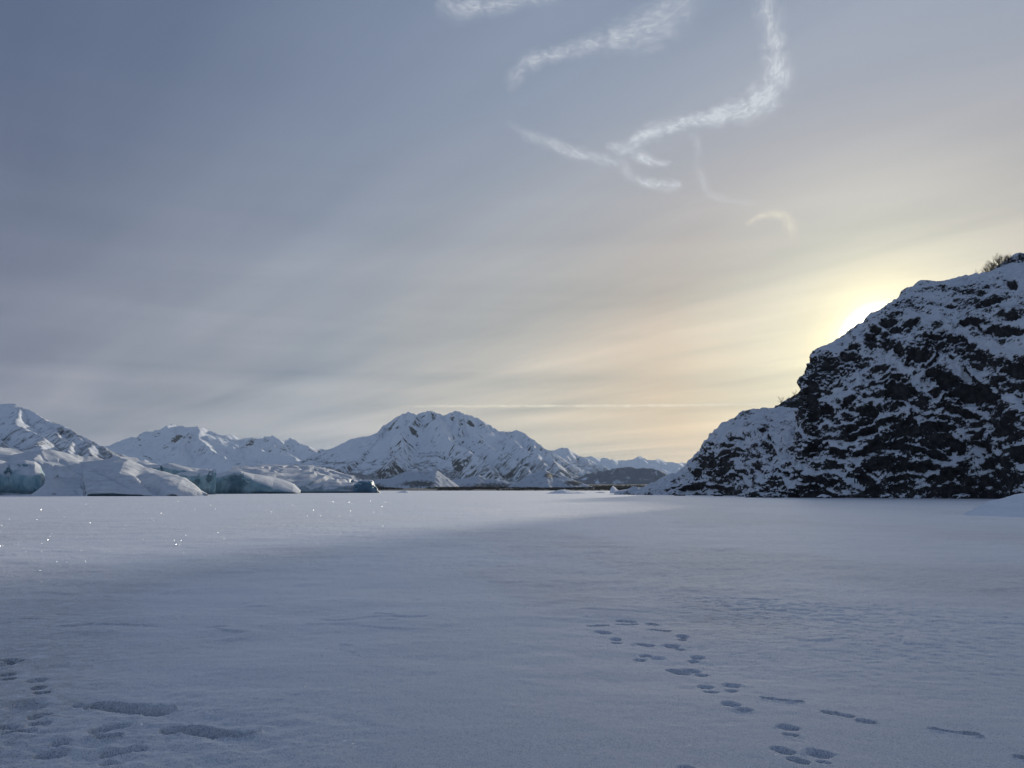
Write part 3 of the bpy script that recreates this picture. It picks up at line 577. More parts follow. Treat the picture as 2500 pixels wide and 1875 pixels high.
# moraine mounds near the shore
def moraine(nm, pts, D, label, blobs=None):
    P3 = np.array([at(px, py, D) for px, py in pts])
    x0, x1 = P3[:, 0].min()-60, P3[:, 0].max()+60
    xs = np.linspace(x0, x1, 220); ys = np.linspace(D-260, D+260, 150); x, y = np.meshgrid(xs, ys, indexing='ij')
    zc = np.interp(x, P3[:, 0], P3[:, 2], left=-6, right=-6); d = np.abs(y-D)
    h = zc-0.33*(np.sqrt(d*d+14**2)-14)*(1+.25*perlin(x/60, y/60, 4.5)); h += (0.25+sst(d, 0, 30))*(4.0*(ridged(x/38, y/50, 0.5, 4)-0.5)+2.2*fbm(x/15, y/15, 2.5, 3))
    h = np.maximum(h, -3)
    P_ = np.stack([x, y, h], -1); px, py = to_px(P_); b_ = np.zeros_like(x)
    for bx, by, rx, ry, a_ in (blobs or []): b_ = np.maximum(b_, a_*(1-sst(np.hypot((px-bx)/rx, (py-by)/ry), .3, 1.2)))
    add(nm, mesh_from_grid(nm, P_, attrs={'bare': b_}), M_MORAINE, label=label, kind='structure')
moraine('moraine_mound', [(860, 1185), (913, 1171), (953, 1168), (990, 1151), (1010, 1150), (1032, 1150), (1052, 1150), (1069, 1149), (1080, 1158), (1103, 1174), (1116, 1185), (1135, 1200)], 2050, 'flat topped snow covered moraine mound below the central mountain', [(1020, 1182, 60, 10, .3), (900, 1190, 60, 10, .3)])
moraine('moraine_mound', [(1060, 1195), (1103, 1172), (1134, 1168), (1152, 1164), (1170, 1160), (1186, 1168), (1216, 1170), (1236, 1175), (1270, 1182), (1300, 1195)], 2250, 'low rounded moraine mound with sunlit flank, middle of the far shore', [(1190, 1185, 80, 8, .25)])
moraine('moraine_mound', [(1225, 1195), (1265, 1176), (1287, 1162), (1309, 1152), (1332, 1147), (1349, 1159), (1379, 1163), (1399, 1171), (1424, 1181), (1449, 1189), (1470, 1197)], 1950, 'pointed pyramid shaped moraine mound on the far shore', [(1345, 1160, 22, 9, .3), (1400, 1180, 25, 8, .3)])
# shore flat
xs = np.linspace(-900, 800, 260); ys = np.linspace(1480, 4200, 160); x, y = np.meshgrid(xs, ys, indexing='ij')
h = -1.0+2.6*sst(y+40*fbm(x/120, y/400, .5, 3), 1500, 1560)+0.011*(y-1500)*sst(y, 1500, 1700)+2.0*fbm(x/60, y/90, 1.5, 3)*sst(y, 1520, 1700)
add('shore_flat', mesh_from_grid('shore_flat', np.stack([x, y, h], -1), attrs={'bare': 0.30+0*h}), M_MORAINE, label='flat far shore of the lake dark with winter brush', kind='structure')
# brush stuff on the shore flat
nb = 16000
bx = rng.uniform(-760, 760, nb); by = 1510+rng.gamma(1.3, 420, nb); keep = (by < 4000) & (fbm(bx/90, by/140, 3.5, 3)+0.35*sst(bx, -150, 100)-0.1 > -0.05) & (bx/by > -0.22) & (bx/by < 0.24)
bx, by = bx[keep], by[keep]; n = len(bx)
bz = -1.0+2.6*sst(by, 1500, 1560)+0.011*(by-1500)
V = []; T = []
hh = rng.uniform(2.0, 5.5, n)
for j in range(6):
    ox = rng.normal(0, 1.3, n); oy = rng.normal(0, 1.3, n); lx = rng.normal(0, 0.9, n); wd = rng.uniform(.25, .6, n)
    a0 = np.stack([bx+ox-wd, by+oy, bz-.5], -1); a1 = np.stack([bx+ox+wd, by+oy+.4, bz-.5], -1); a2 = np.stack([bx+ox+lx, by+oy, bz+hh*rng.uniform(.6, 1, n)], -1)
    s = len(V)*0+sum(len(q) for q in V); V += [a0, a1, a2]; T.append(np.stack([s+np.arange(n), s+n+np.arange(n), s+2*n+np.arange(n)], -1))
add('shore_brush', fill(bpy.data.meshes.new('shore_brush'), np.concatenate(V), np.concatenate(T), smooth=False), M_BRUSH, label='dark leafless brush growing along the far shore', category='brush', kind='stuff')

# ------------------------------------------------------------------ glacier front and icebergs
def flutes(amp, fr, k=0.0, under=0.0):
    def f_(P_, V_, b_, U_):
        x, y, z = P_[..., 0], P_[..., 1], P_[..., 2]
        front = sst(V_, .02, .15)*(1-sst(V_, .85, 1.0))
        q = x*fr+0.5*fbm(x*fr*.5, y*fr*.5, z*.06, 2)+k*z; st = np.abs(q-np.floor(q)-.5)*2
        d = amp*(np.sqrt(st+.02)-0.6)*front
        d = d+0.30*amp*fbm(x*.10, y*.10, z*.16, 3)
        notch = np.exp(-((z-0.2)/0.6)**2)*(V_ < 1)
        return d-0.8*notch-0.8*b_*front-under*np.exp(-(np.maximum(z-.5, 0)/2.2)**2)*(V_ < 1)
    return f_
def folds(amp, sx, sz, ang_=0.0):
    def f_(P_, V_, b_, U_):
        x, y, z = P_[..., 0], P_[..., 1], P_[..., 2]
        q = x*sx+z*sz+0.6*fbm(x*.03, y*.03, z*.05, 2)
        st = q-np.floor(q); d = amp*(np.minimum(st/.75, (1-st)/.25)**.8-.6)+0.25*amp*fbm(x*.06, y*.06, z*.08, 3)
        notch = np.exp(-((z-0.1)/0.5)**2)*(V_ < 1)
        return d-0.8*notch-0.5*b_
    return f_
def whaleback(P_, V_, b_, U_):
    x, y, z = P_[..., 0], P_[..., 1], P_[..., 2]; px, py = to_px(P_)
    d = 0.9*fbm(x*.05, y*.05, z*.07, 3)+.12*fbm(x*.4, y*.4, z*.5, 3)
    # valley running down to the right, and the crease left of the big smooth face
    dist = ((px-352)*.66-(py-1160)*.75); d = d-2.6*np.exp(-(dist/11)**2)*sst(py, 1135, 1165)
    cx = 203+.10*(py-1150)+2*perlin(px*.0+3, py/9); d = d-1.9*sst(px, cx+1, cx-7)*sst(px, 110, 165)*(1-.4*sst(py, 1150, 1200))
    q = (px-225)*.5-(py-1140); d = d-1.0*np.exp(-(q/7)**2)*sst(px, 205, 240)*(1-sst(px, 300, 330))
    notch = np.exp(-((z-0.1)/0.5)**2)*(V_ < 1)*sst(px, 200, 215)
    return d-0.9*notch-0.6*b_
def berg(name, rows, nu, nv, back, mat, disp, blobs, label, category):
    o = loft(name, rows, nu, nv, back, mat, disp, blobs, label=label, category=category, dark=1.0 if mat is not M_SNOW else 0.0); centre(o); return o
# long folded snow ridge of the glacier behind the front bergs
berg('glacier_ridge', [(-500, 300, -500, 1085, 345, 2), (-200, 300, -200, 1092, 345, 2), (0, 300, 0, 1099, 345, 2), (34, 300, 34, 1100, 345, 1.9), (57, 300, 57, 1103, 345, 1.9), (90, 300, 95, 1104, 345, 1.9), (124, 300, 130, 1108, 345, 1.9), (145, 300, 150, 1112, 345, 1.9), (175, 300, 180, 1116, 345, 1.9),
     (210, 300, 203, 1117, 345, 1.9), (255, 300, 249, 1121, 345, 1.9), (300, 300, 294, 1121, 345, 2), (330, 300, 330, 1127, 342, 2), (365, 302, 370, 1140, 340, 2), (400, 305, 400, 1160, 336, 2), (430, 308, 430, 1195, 330, 2)], 320, 130, 160, M_ICE_SNOWY, folds(3.4, .045, .10), [(95, 1113, 20, 4, 25), (28, 1115, 16, 8), (135, 1145, 6, 6), (160, 1128, 24, 4, 40), (205, 1135, 6, 14, -20), (110, 1150, 10, 22)],
     'long grey folded glacier ridge behind the front icebergs at left', 'glacier')
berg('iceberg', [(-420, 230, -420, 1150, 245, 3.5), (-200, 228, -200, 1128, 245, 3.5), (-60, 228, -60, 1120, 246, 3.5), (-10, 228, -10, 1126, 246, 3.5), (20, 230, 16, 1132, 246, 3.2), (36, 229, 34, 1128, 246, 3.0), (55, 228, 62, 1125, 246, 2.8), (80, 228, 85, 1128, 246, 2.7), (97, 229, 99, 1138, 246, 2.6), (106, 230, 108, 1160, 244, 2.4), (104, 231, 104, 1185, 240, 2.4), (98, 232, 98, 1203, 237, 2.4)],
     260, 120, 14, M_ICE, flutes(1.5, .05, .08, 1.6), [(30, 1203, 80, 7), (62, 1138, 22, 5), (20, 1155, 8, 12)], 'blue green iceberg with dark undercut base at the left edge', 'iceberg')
berg('iceberg', [(72, 200, 78, 1209, 204, 2), (84, 199, 95, 1196, 208, 2), (100, 198.5, 112, 1180, 212, 2), (115, 198, 124, 1165, 215, 2), (125, 198, 134, 1153, 220, 1.8), (150, 198, 158, 1149, 228, 1.8), (185, 198, 190, 1148, 236, 1.8), (205, 197, 215, 1143, 244, 1.8), (225, 197, 245, 1136, 250, 1.9), (250, 197, 283, 1129, 254, 1.9), (280, 197, 316, 1125, 254, 1.9), (320, 197, 353, 1140, 248, 2),
     (350, 197, 384, 1151, 242, 2), (400, 198, 430, 1162, 234, 2.1), (430, 198, 452, 1171, 228, 2.1), (455, 199, 470, 1187, 220, 2.1), (478, 200, 486, 1200, 212, 2.1), (500, 201, 503, 1208, 206, 2)], 320, 130, 22, M_ICE_SNOWY, whaleback, [(202, 1185, 8, 22, -5), (190, 1190, 10, 8), (375, 1190, 30, 9, 30), (350, 1165, 14, 6, 35), (130, 1203, 5, 3)],
     'smooth whaleback iceberg fully coated in grey snow, low on the lake', 'iceberg')
berg('ice_wall', [(330, 268, 335, 1131, 285, 5), (362, 268, 366, 1131, 285, 5), (392, 268, 395, 1137, 285, 5), (407, 268, 409, 1136, 285, 5), (430, 268, 432, 1139, 285, 5), (452, 269, 455, 1143, 285, 5), (480, 270, 482, 1147, 286, 5), (505, 271, 505, 1149, 286, 6), (526, 272, 527, 1149, 286, 6)],
     300, 120, 40, M_ICE, flutes(2.2, .060, -.07, .6), [(420, 1195, 40, 8), (480, 1180, 6, 20, 20), (395, 1150, 4, 14), (512, 1165, 6, 18, 15), (490, 1200, 36, 6)], 'steep blue green ice wall of the glacier, fluted and scalloped', 'ice cliff')
berg('ice_wall', [(505, 318, 510, 1160, 334, 5), (527, 318, 530, 1158, 336, 5), (540, 318, 545, 1155, 338, 6), (556, 318, 558, 1152, 340, 7), (586, 318, 587, 1153, 340, 7), (603, 319, 604, 1157, 341, 5.5), (618, 320, 620, 1160, 343, 4), (640, 322, 640, 1161, 348, 3), (665, 324, 668, 1167, 352, 2.3), (690, 326, 692, 1173, 356, 2.2), (715, 328, 716, 1182, 356, 2.1), (735, 330, 735, 1197, 350, 2)],
     300, 110, 60, M_ICE, flutes(0.8, .03, .04, .5), [(577, 1178, 26, 20), (575, 1175, 22, 16), (600, 1201, 70, 3)], 'flat faced dark blue ice block in the middle of the glacier front', 'ice cliff')
def crev(P_, V_, b_, U_):
    x, y, z = P_[..., 0], P_[..., 1], P_[..., 2]
    top = sst(V_, .2, .45)*(1-sst(V_, 1.6, 2.0))
    q = x*.035+y*.012+0.5*fbm(x*.02, y*.012, .5, 3)
    d = -3.0*sst(ridged(q*1.6, y*.022, 0.5, 3, .5), 0.45, 0.85)*top+1.0*fbm(x*.05, y*.03, z*.1, 3)
    q2 = x*.09-z*.12+0.4*fbm(x*.05, y*.05, z*.1, 3); st = q2-np.floor(q2)
    return d+1.3*(np.minimum(st/.7, (1-st)/.3)-.5)*sst(V_, .02, .1)*(1-sst(V_, .35, .6))*sst(x, -150, -100)-0.7*np.exp(-((z-.2)/.5)**2)*(V_ < 1)
berg('glacier_tongue', [(560, 380, 570, 1151, 700, 3), (640, 385, 640, 1149, 760, 2.8), (700, 392, 700, 1149, 800, 2.6), (755, 398, 755, 1149, 800, 2.6), (785, 402, 789, 1152, 760, 2.6), (825, 405, 834, 1160, 680, 2.6), (855, 408, 866, 1166, 600, 2.7), (872, 410, 884, 1172, 530, 2.8), (879, 414, 888, 1182, 480, 2.8), (880, 418, 886, 1199, 450, 2.6)],
     330, 190, 260, M_ICE_GREY, crev, [], 'low crevassed snow covered glacier tongue reaching right across the lake', 'glacier')
berg('iceberg', [(862, 404, 868, 1180, 412, 5), (876, 402, 878, 1174, 413, 6), (892, 401, 892, 1171, 414, 7), (908, 402, 911, 1173, 414, 7), (917, 404, 913, 1180, 413, 4), (926, 405, 917, 1192, 410, 1.4), (936, 406, 930, 1201, 409, 1.2)], 110, 60, 10, M_ICE_DEEP, flutes(0.5, .2, 0), [(890, 1190, 30, 14)],
     'small deep blue ice block at the right tip of the glacier', 'iceberg')
# low snowy bergs out on the lake ice
def smallberg(rows, label, mat=M_SNOW, amp=.25, back=6, name='snow_mound', cat='snow mound'):
    def f_(P_, V_, b_, U_): return amp*fbm(P_[..., 0]*.5, P_[..., 1]*.5, P_[..., 2]*.8, 4)
    return berg(name, rows, 90, 50, back, mat, f_, [], label, cat)
smallberg([(962, 440, 966, 1203, 446, 2), (975, 438, 980, 1200, 448, 2), (990, 438, 992, 1198, 448, 2), (1000, 439, 1000, 1202, 446, 2), (1006, 440, 1006, 1204, 443, 2)], 'tiny snow mound on the ice below the flat topped moraine')
smallberg([(1330, 330, 1336, 1205, 335, 2), (1350, 325, 1356, 1199, 340, 2), (1370, 324, 1374, 1195, 342, 2), (1385, 324, 1388, 1197, 342, 2), (1405, 326, 1405, 1201, 340, 2), (1430, 330, 1428, 1204, 336, 2)], 'low wide snow mound on the ice in front of the pyramid moraine')
smallberg([(1486, 360, 1491, 1204, 364, 2), (1490, 360, 1493, 1190, 366, 2.4), (1494, 360, 1496, 1186, 366, 2), (1500, 360, 1502, 1190, 366, 1.6), (1508, 360, 1508, 1196, 366, 1.4), (1524, 361, 1524, 1203, 364, 1.5)], 'small fin shaped iceberg standing near the foot of the hump', M_SNOW, .2, 4, 'fin_iceberg', 'iceberg')
smallberg([(1525, 310, 1530, 1206, 314, 2), (1545, 306, 1550, 1197, 318, 2), (1565, 305, 1570, 1193, 320, 2), (1585, 305, 1586, 1194, 320, 2), (1595, 306, 1594, 1199, 318, 2), (1604, 308, 1602, 1206, 314, 2)], 'rounded snow mound touching the left foot of the hump')
smallberg([(1448, 420, 1452, 1203, 424, 2), (1462, 420, 1466, 1201, 426, 2), (1480, 420, 1478, 1203, 424, 2)], 'thin low ridge of snowy ice beside the fin shaped iceberg', M_ICE_GREY, .2, 4, 'ice_ridge', 'ice ridge')
def dr(P_, V_, b_, U_): return .10*fbm(P_[..., 0]*.5, P_[..., 1]*.5, P_[..., 2]*.9, 4)+.05*ridged(P_[..., 0]*.35+P_[..., 2], P_[..., 1]*.3, P_[..., 2]*1.5, 3)
berg('snow_drift', [(2340, 47.5, 2350, 1259, 48, 1.6), (2365, 46.5, 2375, 1248, 49, 1.6), (2385, 46, 2395, 1235, 50, 1.7), (2405, 45.5, 2412, 1227, 51, 1.7), (2435, 45, 2438, 1221, 52, 1.7), (2460, 44.5, 2460, 1213, 53, 1.7), (2490, 44, 2485, 1207, 54, 1.7), (2550, 43.5, 2550, 1200, 55, 1.8), (2650, 43.5, 2650, 1198, 55, 1.8), (2800, 44, 2800, 1215, 53, 1.8), (2900, 46, 2880, 1252, 50, 1.8)],
     260, 110, 5, M_SNOW, dr, [], 'large smooth rounded snow drift cut by the right edge of view', 'snow drift')

# snow covered boulders lying at the shoreline
def boulder(px, D, rx, rz, seed, lab):
    nu, nv = 40, 24; u = np.linspace(0, 2*np.pi, nu, endpoint=False)[:, None]; v = np.linspace(-.35, np.pi/2, nv)[None]
    x, y, z = np.cos(u)*np.cos(v), np.sin(u)*np.cos(v), np.sin(v)+0*u
    k = 1+.28*fbm(x*1.4+seed, y*1.4, z*1.4, 3)+.12*ridged(x*3+seed, y*3, z*3, 2)
    P_ = np.stack([x*k*rx, y*k*rx*.8, np.maximum(z*k*rz, -.4)], -1)
    me = mesh_from_grid('boulder', P_, wrap=True, attrs={'bare': 0*k, 'thr': 0*k+.62})
    o = add('boulder', me, M_CLIFF, label=lab, category='boulder', group='boulders along the foot of the rocks'); b_ = at(px, 1200, D); o.location = (float(b_[0]), float(b_[1]), -.05)
for t_ in [(1660, 212, 1.5, .9, 1, 'low snow capped boulder out front of the left foot of the hump'), (1752, 196, 1.1, .9, 2, 'small dark boulder below the dark hollow of the hump'), (1815, 186, 1.6, .8, 3, 'flat snow capped boulder before the middle of the hump'),
           (1893, 157, .9, .8, 4, 'small boulder where the hump meets the main cliff'), (2012, 151, 1.3, .7, 5, 'low boulder left of the icicles at the cliff foot'), (2165, 146, 1.1, .8, 6, 'round boulder right of the icicles at the cliff foot'),
           (2240, 145, .8, .6, 7, 'smallest boulder at the cliff foot, in the middle'), (2345, 141, 1.5, .9, 8, 'largest dark boulder at the cliff foot near the snow drift')]: boulder(*t_)

# ------------------------------------------------------------------ leafless shrubs on the skyline
def shrub(name, base, hgt, seed, spread, nb, label, group):
    r = random.Random(seed); V = []; Q = []
    def seg(a_, b_, ra, rb):
        a_ = np.array(a_); b_ = np.array(b_); d = b_-a_; d = d/(np.linalg.norm(d)+1e-9)
        s = np.cross(d, [.3, .9, .1]); s /= np.linalg.norm(s); t = np.cross(d, s); k = len(V)
        for P_, rad in ((a_, ra), (b_, rb)):
            for i in range(3):
                an = i*2.0944; V.append(P_+rad*(math.cos(an)*s+math.sin(an)*t))
        for i in range(3): j = (i+1) % 3; Q.append((k+i, k+j, k+3+j, k+3+i))
    def grow(p, d, L, rad, dep):
        q = p; n_ = 3
        for i in range(n_):
            d2 = d+np.array([r.gauss(0, .16), r.gauss(0, .16), r.gauss(.05, .1)]); d2 /= np.linalg.norm(d2)
            q2 = q+d2*L/n_; seg(q, q2, rad*(1-i*.2), rad*(1-(i+1)*.2))
            if dep > 0:
                for _ in range(2 if dep > 1 else 3):
                    dd = d2+np.array([r.gauss(0, .55), r.gauss(0, .55), r.gauss(.15, .3)]); dd /= np.linalg.norm(dd)
                    grow(q2, dd, L*r.uniform(.4, .65), rad*.55, dep-1)
            q = q2; d = d2
    for i in range(nb):
        d = np.array([r.gauss(-.1, spread), r.gauss(0, spread), 1.0]); d /= np.linalg.norm(d)
        grow(np.array([r.gauss(0, hgt*.06), r.gauss(0, hgt*.06), -0.4]), d, hgt*r.uniform(.55, .8), hgt*.019, 2)
    root = add(name, None, None, label=label, category='shrub', group=group); root.location = [float(t) for t in base]
    me = fill(bpy.data.meshes.new('branches'), np.array(V), np.array(Q), smooth=False); add('branches', me, M_TWIG, parent=root)
    return root
G = 'leafless shrubs on the skyline of the rocks'
for i, (px, py, D, h_, sp, lab) in enumerate([
        (2388, 688, 200, 2.6, .75, 'low bare shrub leaning left, lowest in the skyline row at right'), (2397, 680, 206, 2.8, .55, 'dense bare shrub, second lowest in the skyline row at right'),
        (2407, 670, 206, 3.0, .5, 'bushy bare shrub, third up the skyline row at right'), (2418, 660, 207, 2.8, .5, 'bare shrub in the middle of the skyline row at right'),
        (2428, 653, 208, 2.8, .45, 'bare shrub just above the middle of the skyline row'), (2440, 645, 209, 3.2, .4, 'taller thin bare shrub near the knob crest'),
        (2452, 638, 210, 2.6, .4, 'bare shrub second from the top of the skyline row'), (2462, 632, 211, 2.0, .4, 'small bare shrub highest in the skyline row by the knob top'),
        (1908, 984, 250, 3.0, .2, 'thin lone sapling standing on the dark hill behind the notch'), (1926, 974, 250, 1.6, .35, 'stubby sapling between the two thin ones on the dark hill'),
        (1940, 965, 250, 2.4, .2, 'thin sapling on the dark hill nearest to the cliff edge')]):
    shrub('bare_shrub', at(px, py+4, D), h_, i+3, sp, 8 if px > 2000 else 2, lab, G)
# icicles hanging on the cliff foot
def icicle(px, py, D, L, lab):
    P0 = at(px, py, D); n_ = 7; V = []; Q = []
    for j in range(5):
        rad = .22*(1-j/4.6)*(1+.2*math.sin(j*2+px))
        for i in range(n_): V.append((rad*math.cos(i*6.283/n_), rad*math.sin(i*6.283/n_), -L*j/4))
    for j in range(4):
        for i in range(n_): Q.append((j*n_+i, j*n_+(i+1) % n_, (j+1)*n_+(i+1) % n_, (j+1)*n_+i))
    o = add('icicle', fill(bpy.data.meshes.new('icicle'), np.array(V), np.array(Q)), M_ICICLE, label=lab, category='icicle', group='icicles on the cliff foot'); o.location = [float(t) for t in P0]
for px, py, L, lab in ((2071, 1169, .9, 'short icicle, leftmost at the dark hollow in the cliff foot'), (2076, 1168, 1.3, 'icicle second from left at the dark cliff hollow'), (2083, 1167, 1.9, 'longest thick icicle hanging over the dark hollow'), (2090, 1169, 1.0, 'thin icicle, rightmost at the dark hollow in the cliff foot')):
    icicle(px, py, 151, L, lab)

# ------------------------------------------------------------------ loose frost crystals on the lake, each a small tilted mirror-like plate
M_FROST, g = new_mat('frost_crystal')
gb = g.n('ShaderNodeBsdfAnisotropic'); gb.inputs['Roughness'].default_value = 0.32; gb.inputs['Color'].default_value = (.9, .93, .97, 1)
gd = g.n('ShaderNodeBsdfDiffuse'); gd.inputs[0].default_value = (.9, .92, .95, 1); gm = g.n('ShaderNodeMixShader'); gm.inputs[0].default_value = .7; g.put(gm.inputs[1], gd.outputs[0]); g.put(gm.inputs[2], gb.outputs[0])
o_ = g.n('ShaderNodeOutputMaterial'); g.put(o_.inputs[0], gm.outputs[0])
n = 26000
fr_ = np.random.default_rng(11)
fd = np.exp(fr_.uniform(math.log(7.0), math.log(110.0), n)); fx = fd*fr_.uniform(-.72, .72, n)
fz = lake_height(fx, fd); cen = np.stack([fx, fd, fz+.006], -1)
nm = fr_.normal(size=(n, 3)); nm[:, 2] = np.abs(nm[:, 2])*.8+.15; nm /= np.linalg.norm(nm, axis=1, keepdims=True)
t1 = np.cross(nm, fr_.normal(size=(n, 3))); t1 /= np.linalg.norm(t1, axis=1, keepdims=True); t2 = np.cross(nm, t1)
sz = (0.003+0.00030*fd)[:, None]*fr_.uniform(.6, 1.3, (n, 1))
V = np.concatenate([cen+t1*sz, cen-.5*t1*sz+.87*t2*sz, cen-.5*t1*sz-.87*t2*sz]); k_ = np.arange(n)
add('frost_crystals', fill(bpy.data.meshes.new('frost_crystals'), V, np.stack([k_, n+k_, 2*n+k_], -1), smooth=False), M_FROST, label='loose glinting frost crystals scattered over the lake snow', kind='stuff')

# ------------------------------------------------------------------ wisps of high cloud, flat sheets six kilometres up
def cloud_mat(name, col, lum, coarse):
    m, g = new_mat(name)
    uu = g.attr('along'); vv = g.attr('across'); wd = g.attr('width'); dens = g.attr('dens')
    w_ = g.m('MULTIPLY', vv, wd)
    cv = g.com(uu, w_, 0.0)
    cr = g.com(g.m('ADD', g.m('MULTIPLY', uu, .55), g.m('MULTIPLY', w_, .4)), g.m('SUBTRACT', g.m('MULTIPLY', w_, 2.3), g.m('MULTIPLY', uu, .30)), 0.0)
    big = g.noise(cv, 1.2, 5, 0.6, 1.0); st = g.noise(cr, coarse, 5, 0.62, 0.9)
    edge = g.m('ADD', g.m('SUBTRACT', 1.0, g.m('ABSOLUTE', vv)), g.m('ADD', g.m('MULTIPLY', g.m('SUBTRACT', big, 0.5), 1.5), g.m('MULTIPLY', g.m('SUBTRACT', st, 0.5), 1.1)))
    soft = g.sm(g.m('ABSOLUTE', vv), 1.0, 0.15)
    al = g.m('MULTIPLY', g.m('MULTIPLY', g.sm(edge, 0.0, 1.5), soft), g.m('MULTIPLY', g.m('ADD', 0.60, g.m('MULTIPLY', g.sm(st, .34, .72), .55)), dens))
    tr = g.n('ShaderNodeBsdfTransparent'); em = g.n('ShaderNodeEmission'); em.inputs[0].default_value = (*col, 1); g.put(em.inputs[1], lum)  # sunlit look given by emission; the sheets take no light
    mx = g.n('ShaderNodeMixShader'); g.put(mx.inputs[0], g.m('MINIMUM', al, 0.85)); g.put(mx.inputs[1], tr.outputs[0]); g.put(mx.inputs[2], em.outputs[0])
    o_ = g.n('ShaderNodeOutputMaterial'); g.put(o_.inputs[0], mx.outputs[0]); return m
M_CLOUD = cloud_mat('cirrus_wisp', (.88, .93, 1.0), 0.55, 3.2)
M_CLOUD_WARM = cloud_mat('warm_cirrus', (1.0, .93, .74), 0.70, 3.0)  # warm copy, tint of the low sun put into its glow
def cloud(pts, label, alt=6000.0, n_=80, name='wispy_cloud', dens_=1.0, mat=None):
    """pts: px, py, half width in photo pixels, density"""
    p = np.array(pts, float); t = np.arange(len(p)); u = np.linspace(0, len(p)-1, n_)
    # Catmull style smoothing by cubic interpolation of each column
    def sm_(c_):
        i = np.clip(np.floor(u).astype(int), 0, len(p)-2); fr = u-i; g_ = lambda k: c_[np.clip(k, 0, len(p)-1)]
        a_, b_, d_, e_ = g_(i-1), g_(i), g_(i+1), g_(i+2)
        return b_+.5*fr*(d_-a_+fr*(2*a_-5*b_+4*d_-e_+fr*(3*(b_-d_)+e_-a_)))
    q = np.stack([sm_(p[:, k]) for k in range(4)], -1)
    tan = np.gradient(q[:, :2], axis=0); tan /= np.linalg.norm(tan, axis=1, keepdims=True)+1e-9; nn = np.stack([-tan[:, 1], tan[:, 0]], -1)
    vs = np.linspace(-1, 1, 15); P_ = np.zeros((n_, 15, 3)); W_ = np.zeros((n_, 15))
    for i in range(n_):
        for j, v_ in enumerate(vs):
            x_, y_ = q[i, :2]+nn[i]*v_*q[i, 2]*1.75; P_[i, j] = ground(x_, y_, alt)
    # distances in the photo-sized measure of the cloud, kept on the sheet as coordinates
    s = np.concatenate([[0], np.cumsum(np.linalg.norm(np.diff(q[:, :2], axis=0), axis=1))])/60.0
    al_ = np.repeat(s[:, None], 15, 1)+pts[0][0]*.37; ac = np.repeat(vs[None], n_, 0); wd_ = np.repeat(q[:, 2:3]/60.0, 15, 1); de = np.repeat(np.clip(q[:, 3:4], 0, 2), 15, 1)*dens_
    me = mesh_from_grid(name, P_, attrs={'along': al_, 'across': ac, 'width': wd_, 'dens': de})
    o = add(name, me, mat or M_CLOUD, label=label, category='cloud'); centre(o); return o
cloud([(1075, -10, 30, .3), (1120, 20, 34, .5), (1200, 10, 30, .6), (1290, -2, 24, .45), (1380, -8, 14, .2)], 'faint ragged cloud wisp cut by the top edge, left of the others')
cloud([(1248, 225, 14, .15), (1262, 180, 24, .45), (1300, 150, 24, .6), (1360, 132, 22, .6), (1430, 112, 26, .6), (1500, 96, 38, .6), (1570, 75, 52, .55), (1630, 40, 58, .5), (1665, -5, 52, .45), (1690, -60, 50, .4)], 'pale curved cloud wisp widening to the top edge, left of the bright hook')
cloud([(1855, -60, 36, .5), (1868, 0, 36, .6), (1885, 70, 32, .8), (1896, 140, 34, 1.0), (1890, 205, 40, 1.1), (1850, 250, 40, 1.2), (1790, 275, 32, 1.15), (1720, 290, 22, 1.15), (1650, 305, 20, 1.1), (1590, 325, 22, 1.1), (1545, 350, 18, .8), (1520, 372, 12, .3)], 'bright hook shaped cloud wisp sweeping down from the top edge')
cloud([(1478, 355, 12, .4), (1510, 362, 17, 1.0), (1550, 375, 18, 1.0), (1590, 392, 14, 1.0), (1620, 398, 9, .8), (1640, 395, 6, .3)], 'short bright cloud tuft under the lower end of the hook')
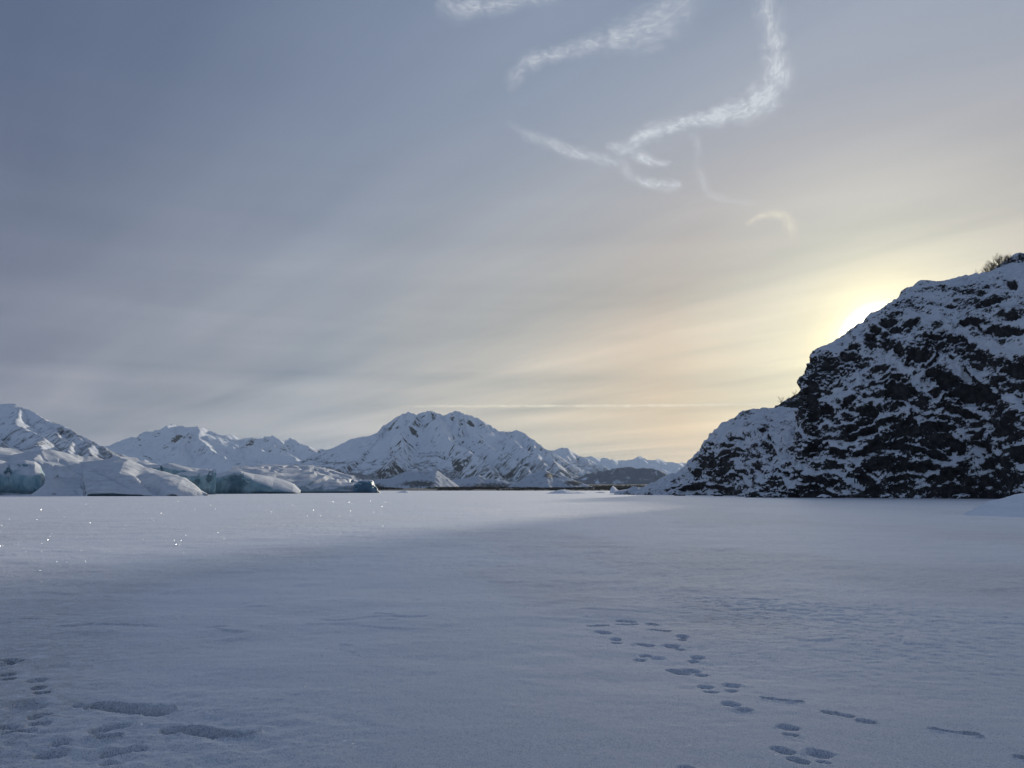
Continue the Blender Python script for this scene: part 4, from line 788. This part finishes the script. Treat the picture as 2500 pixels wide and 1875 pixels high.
cloud([(1238, 300, 10, .15), (1290, 330, 16, .35), (1350, 352, 18, .5), (1400, 370, 18, .7), (1450, 384, 16, .7), (1490, 392, 15, .6), (1520, 405, 18, .45), (1540, 432, 16, .4), (1580, 446, 14, .9), (1620, 452, 16, 1.1), (1650, 452, 14, 1.0), (1664, 448, 8, .4)], 'long slanting cloud streak ending in a bright rounded tip')
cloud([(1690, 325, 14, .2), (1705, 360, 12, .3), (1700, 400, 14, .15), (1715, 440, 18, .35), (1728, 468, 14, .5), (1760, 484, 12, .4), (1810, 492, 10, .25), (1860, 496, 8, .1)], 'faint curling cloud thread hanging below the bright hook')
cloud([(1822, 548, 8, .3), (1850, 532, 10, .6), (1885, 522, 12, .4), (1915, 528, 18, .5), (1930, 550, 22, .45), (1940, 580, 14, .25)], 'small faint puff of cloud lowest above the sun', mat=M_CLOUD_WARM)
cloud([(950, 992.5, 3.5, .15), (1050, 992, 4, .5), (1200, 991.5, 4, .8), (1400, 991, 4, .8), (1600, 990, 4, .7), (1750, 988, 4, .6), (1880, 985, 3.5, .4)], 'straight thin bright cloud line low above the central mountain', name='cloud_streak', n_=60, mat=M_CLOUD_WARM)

# ------------------------------------------------------------------ the air
def haze():
    m = bpy.data.materials.new('haze_air'); m.use_nodes = True; g = NT(m.node_tree)
    v = g.n('ShaderNodeVolumePrincipled'); v.inputs['Color'].default_value = (.62, .80, 1.0, 1); v.inputs['Density'].default_value = HAZE; v.inputs['Anisotropy'].default_value = 0.2
    o = g.n('ShaderNodeOutputMaterial'); g.put(o.inputs['Volume'], v.outputs[0])
    a_ = 31000.0; z0, z1 = -22.0, 1500.0
    V = np.array([(x, y, z) for z in (z0, z1) for y in (-a_, a_) for x in (-a_, a_)])
    Q = np.array([(0, 2, 3, 1), (4, 5, 7, 6), (0, 1, 5, 4), (2, 6, 7, 3), (0, 4, 6, 2), (1, 3, 7, 5)])
    me = fill(bpy.data.meshes.new('haze'), V, Q, smooth=False); add('haze', me, m, label='thin blue haze of cold air over the whole valley', kind='stuff')
HAZE = 1.2e-5
haze()
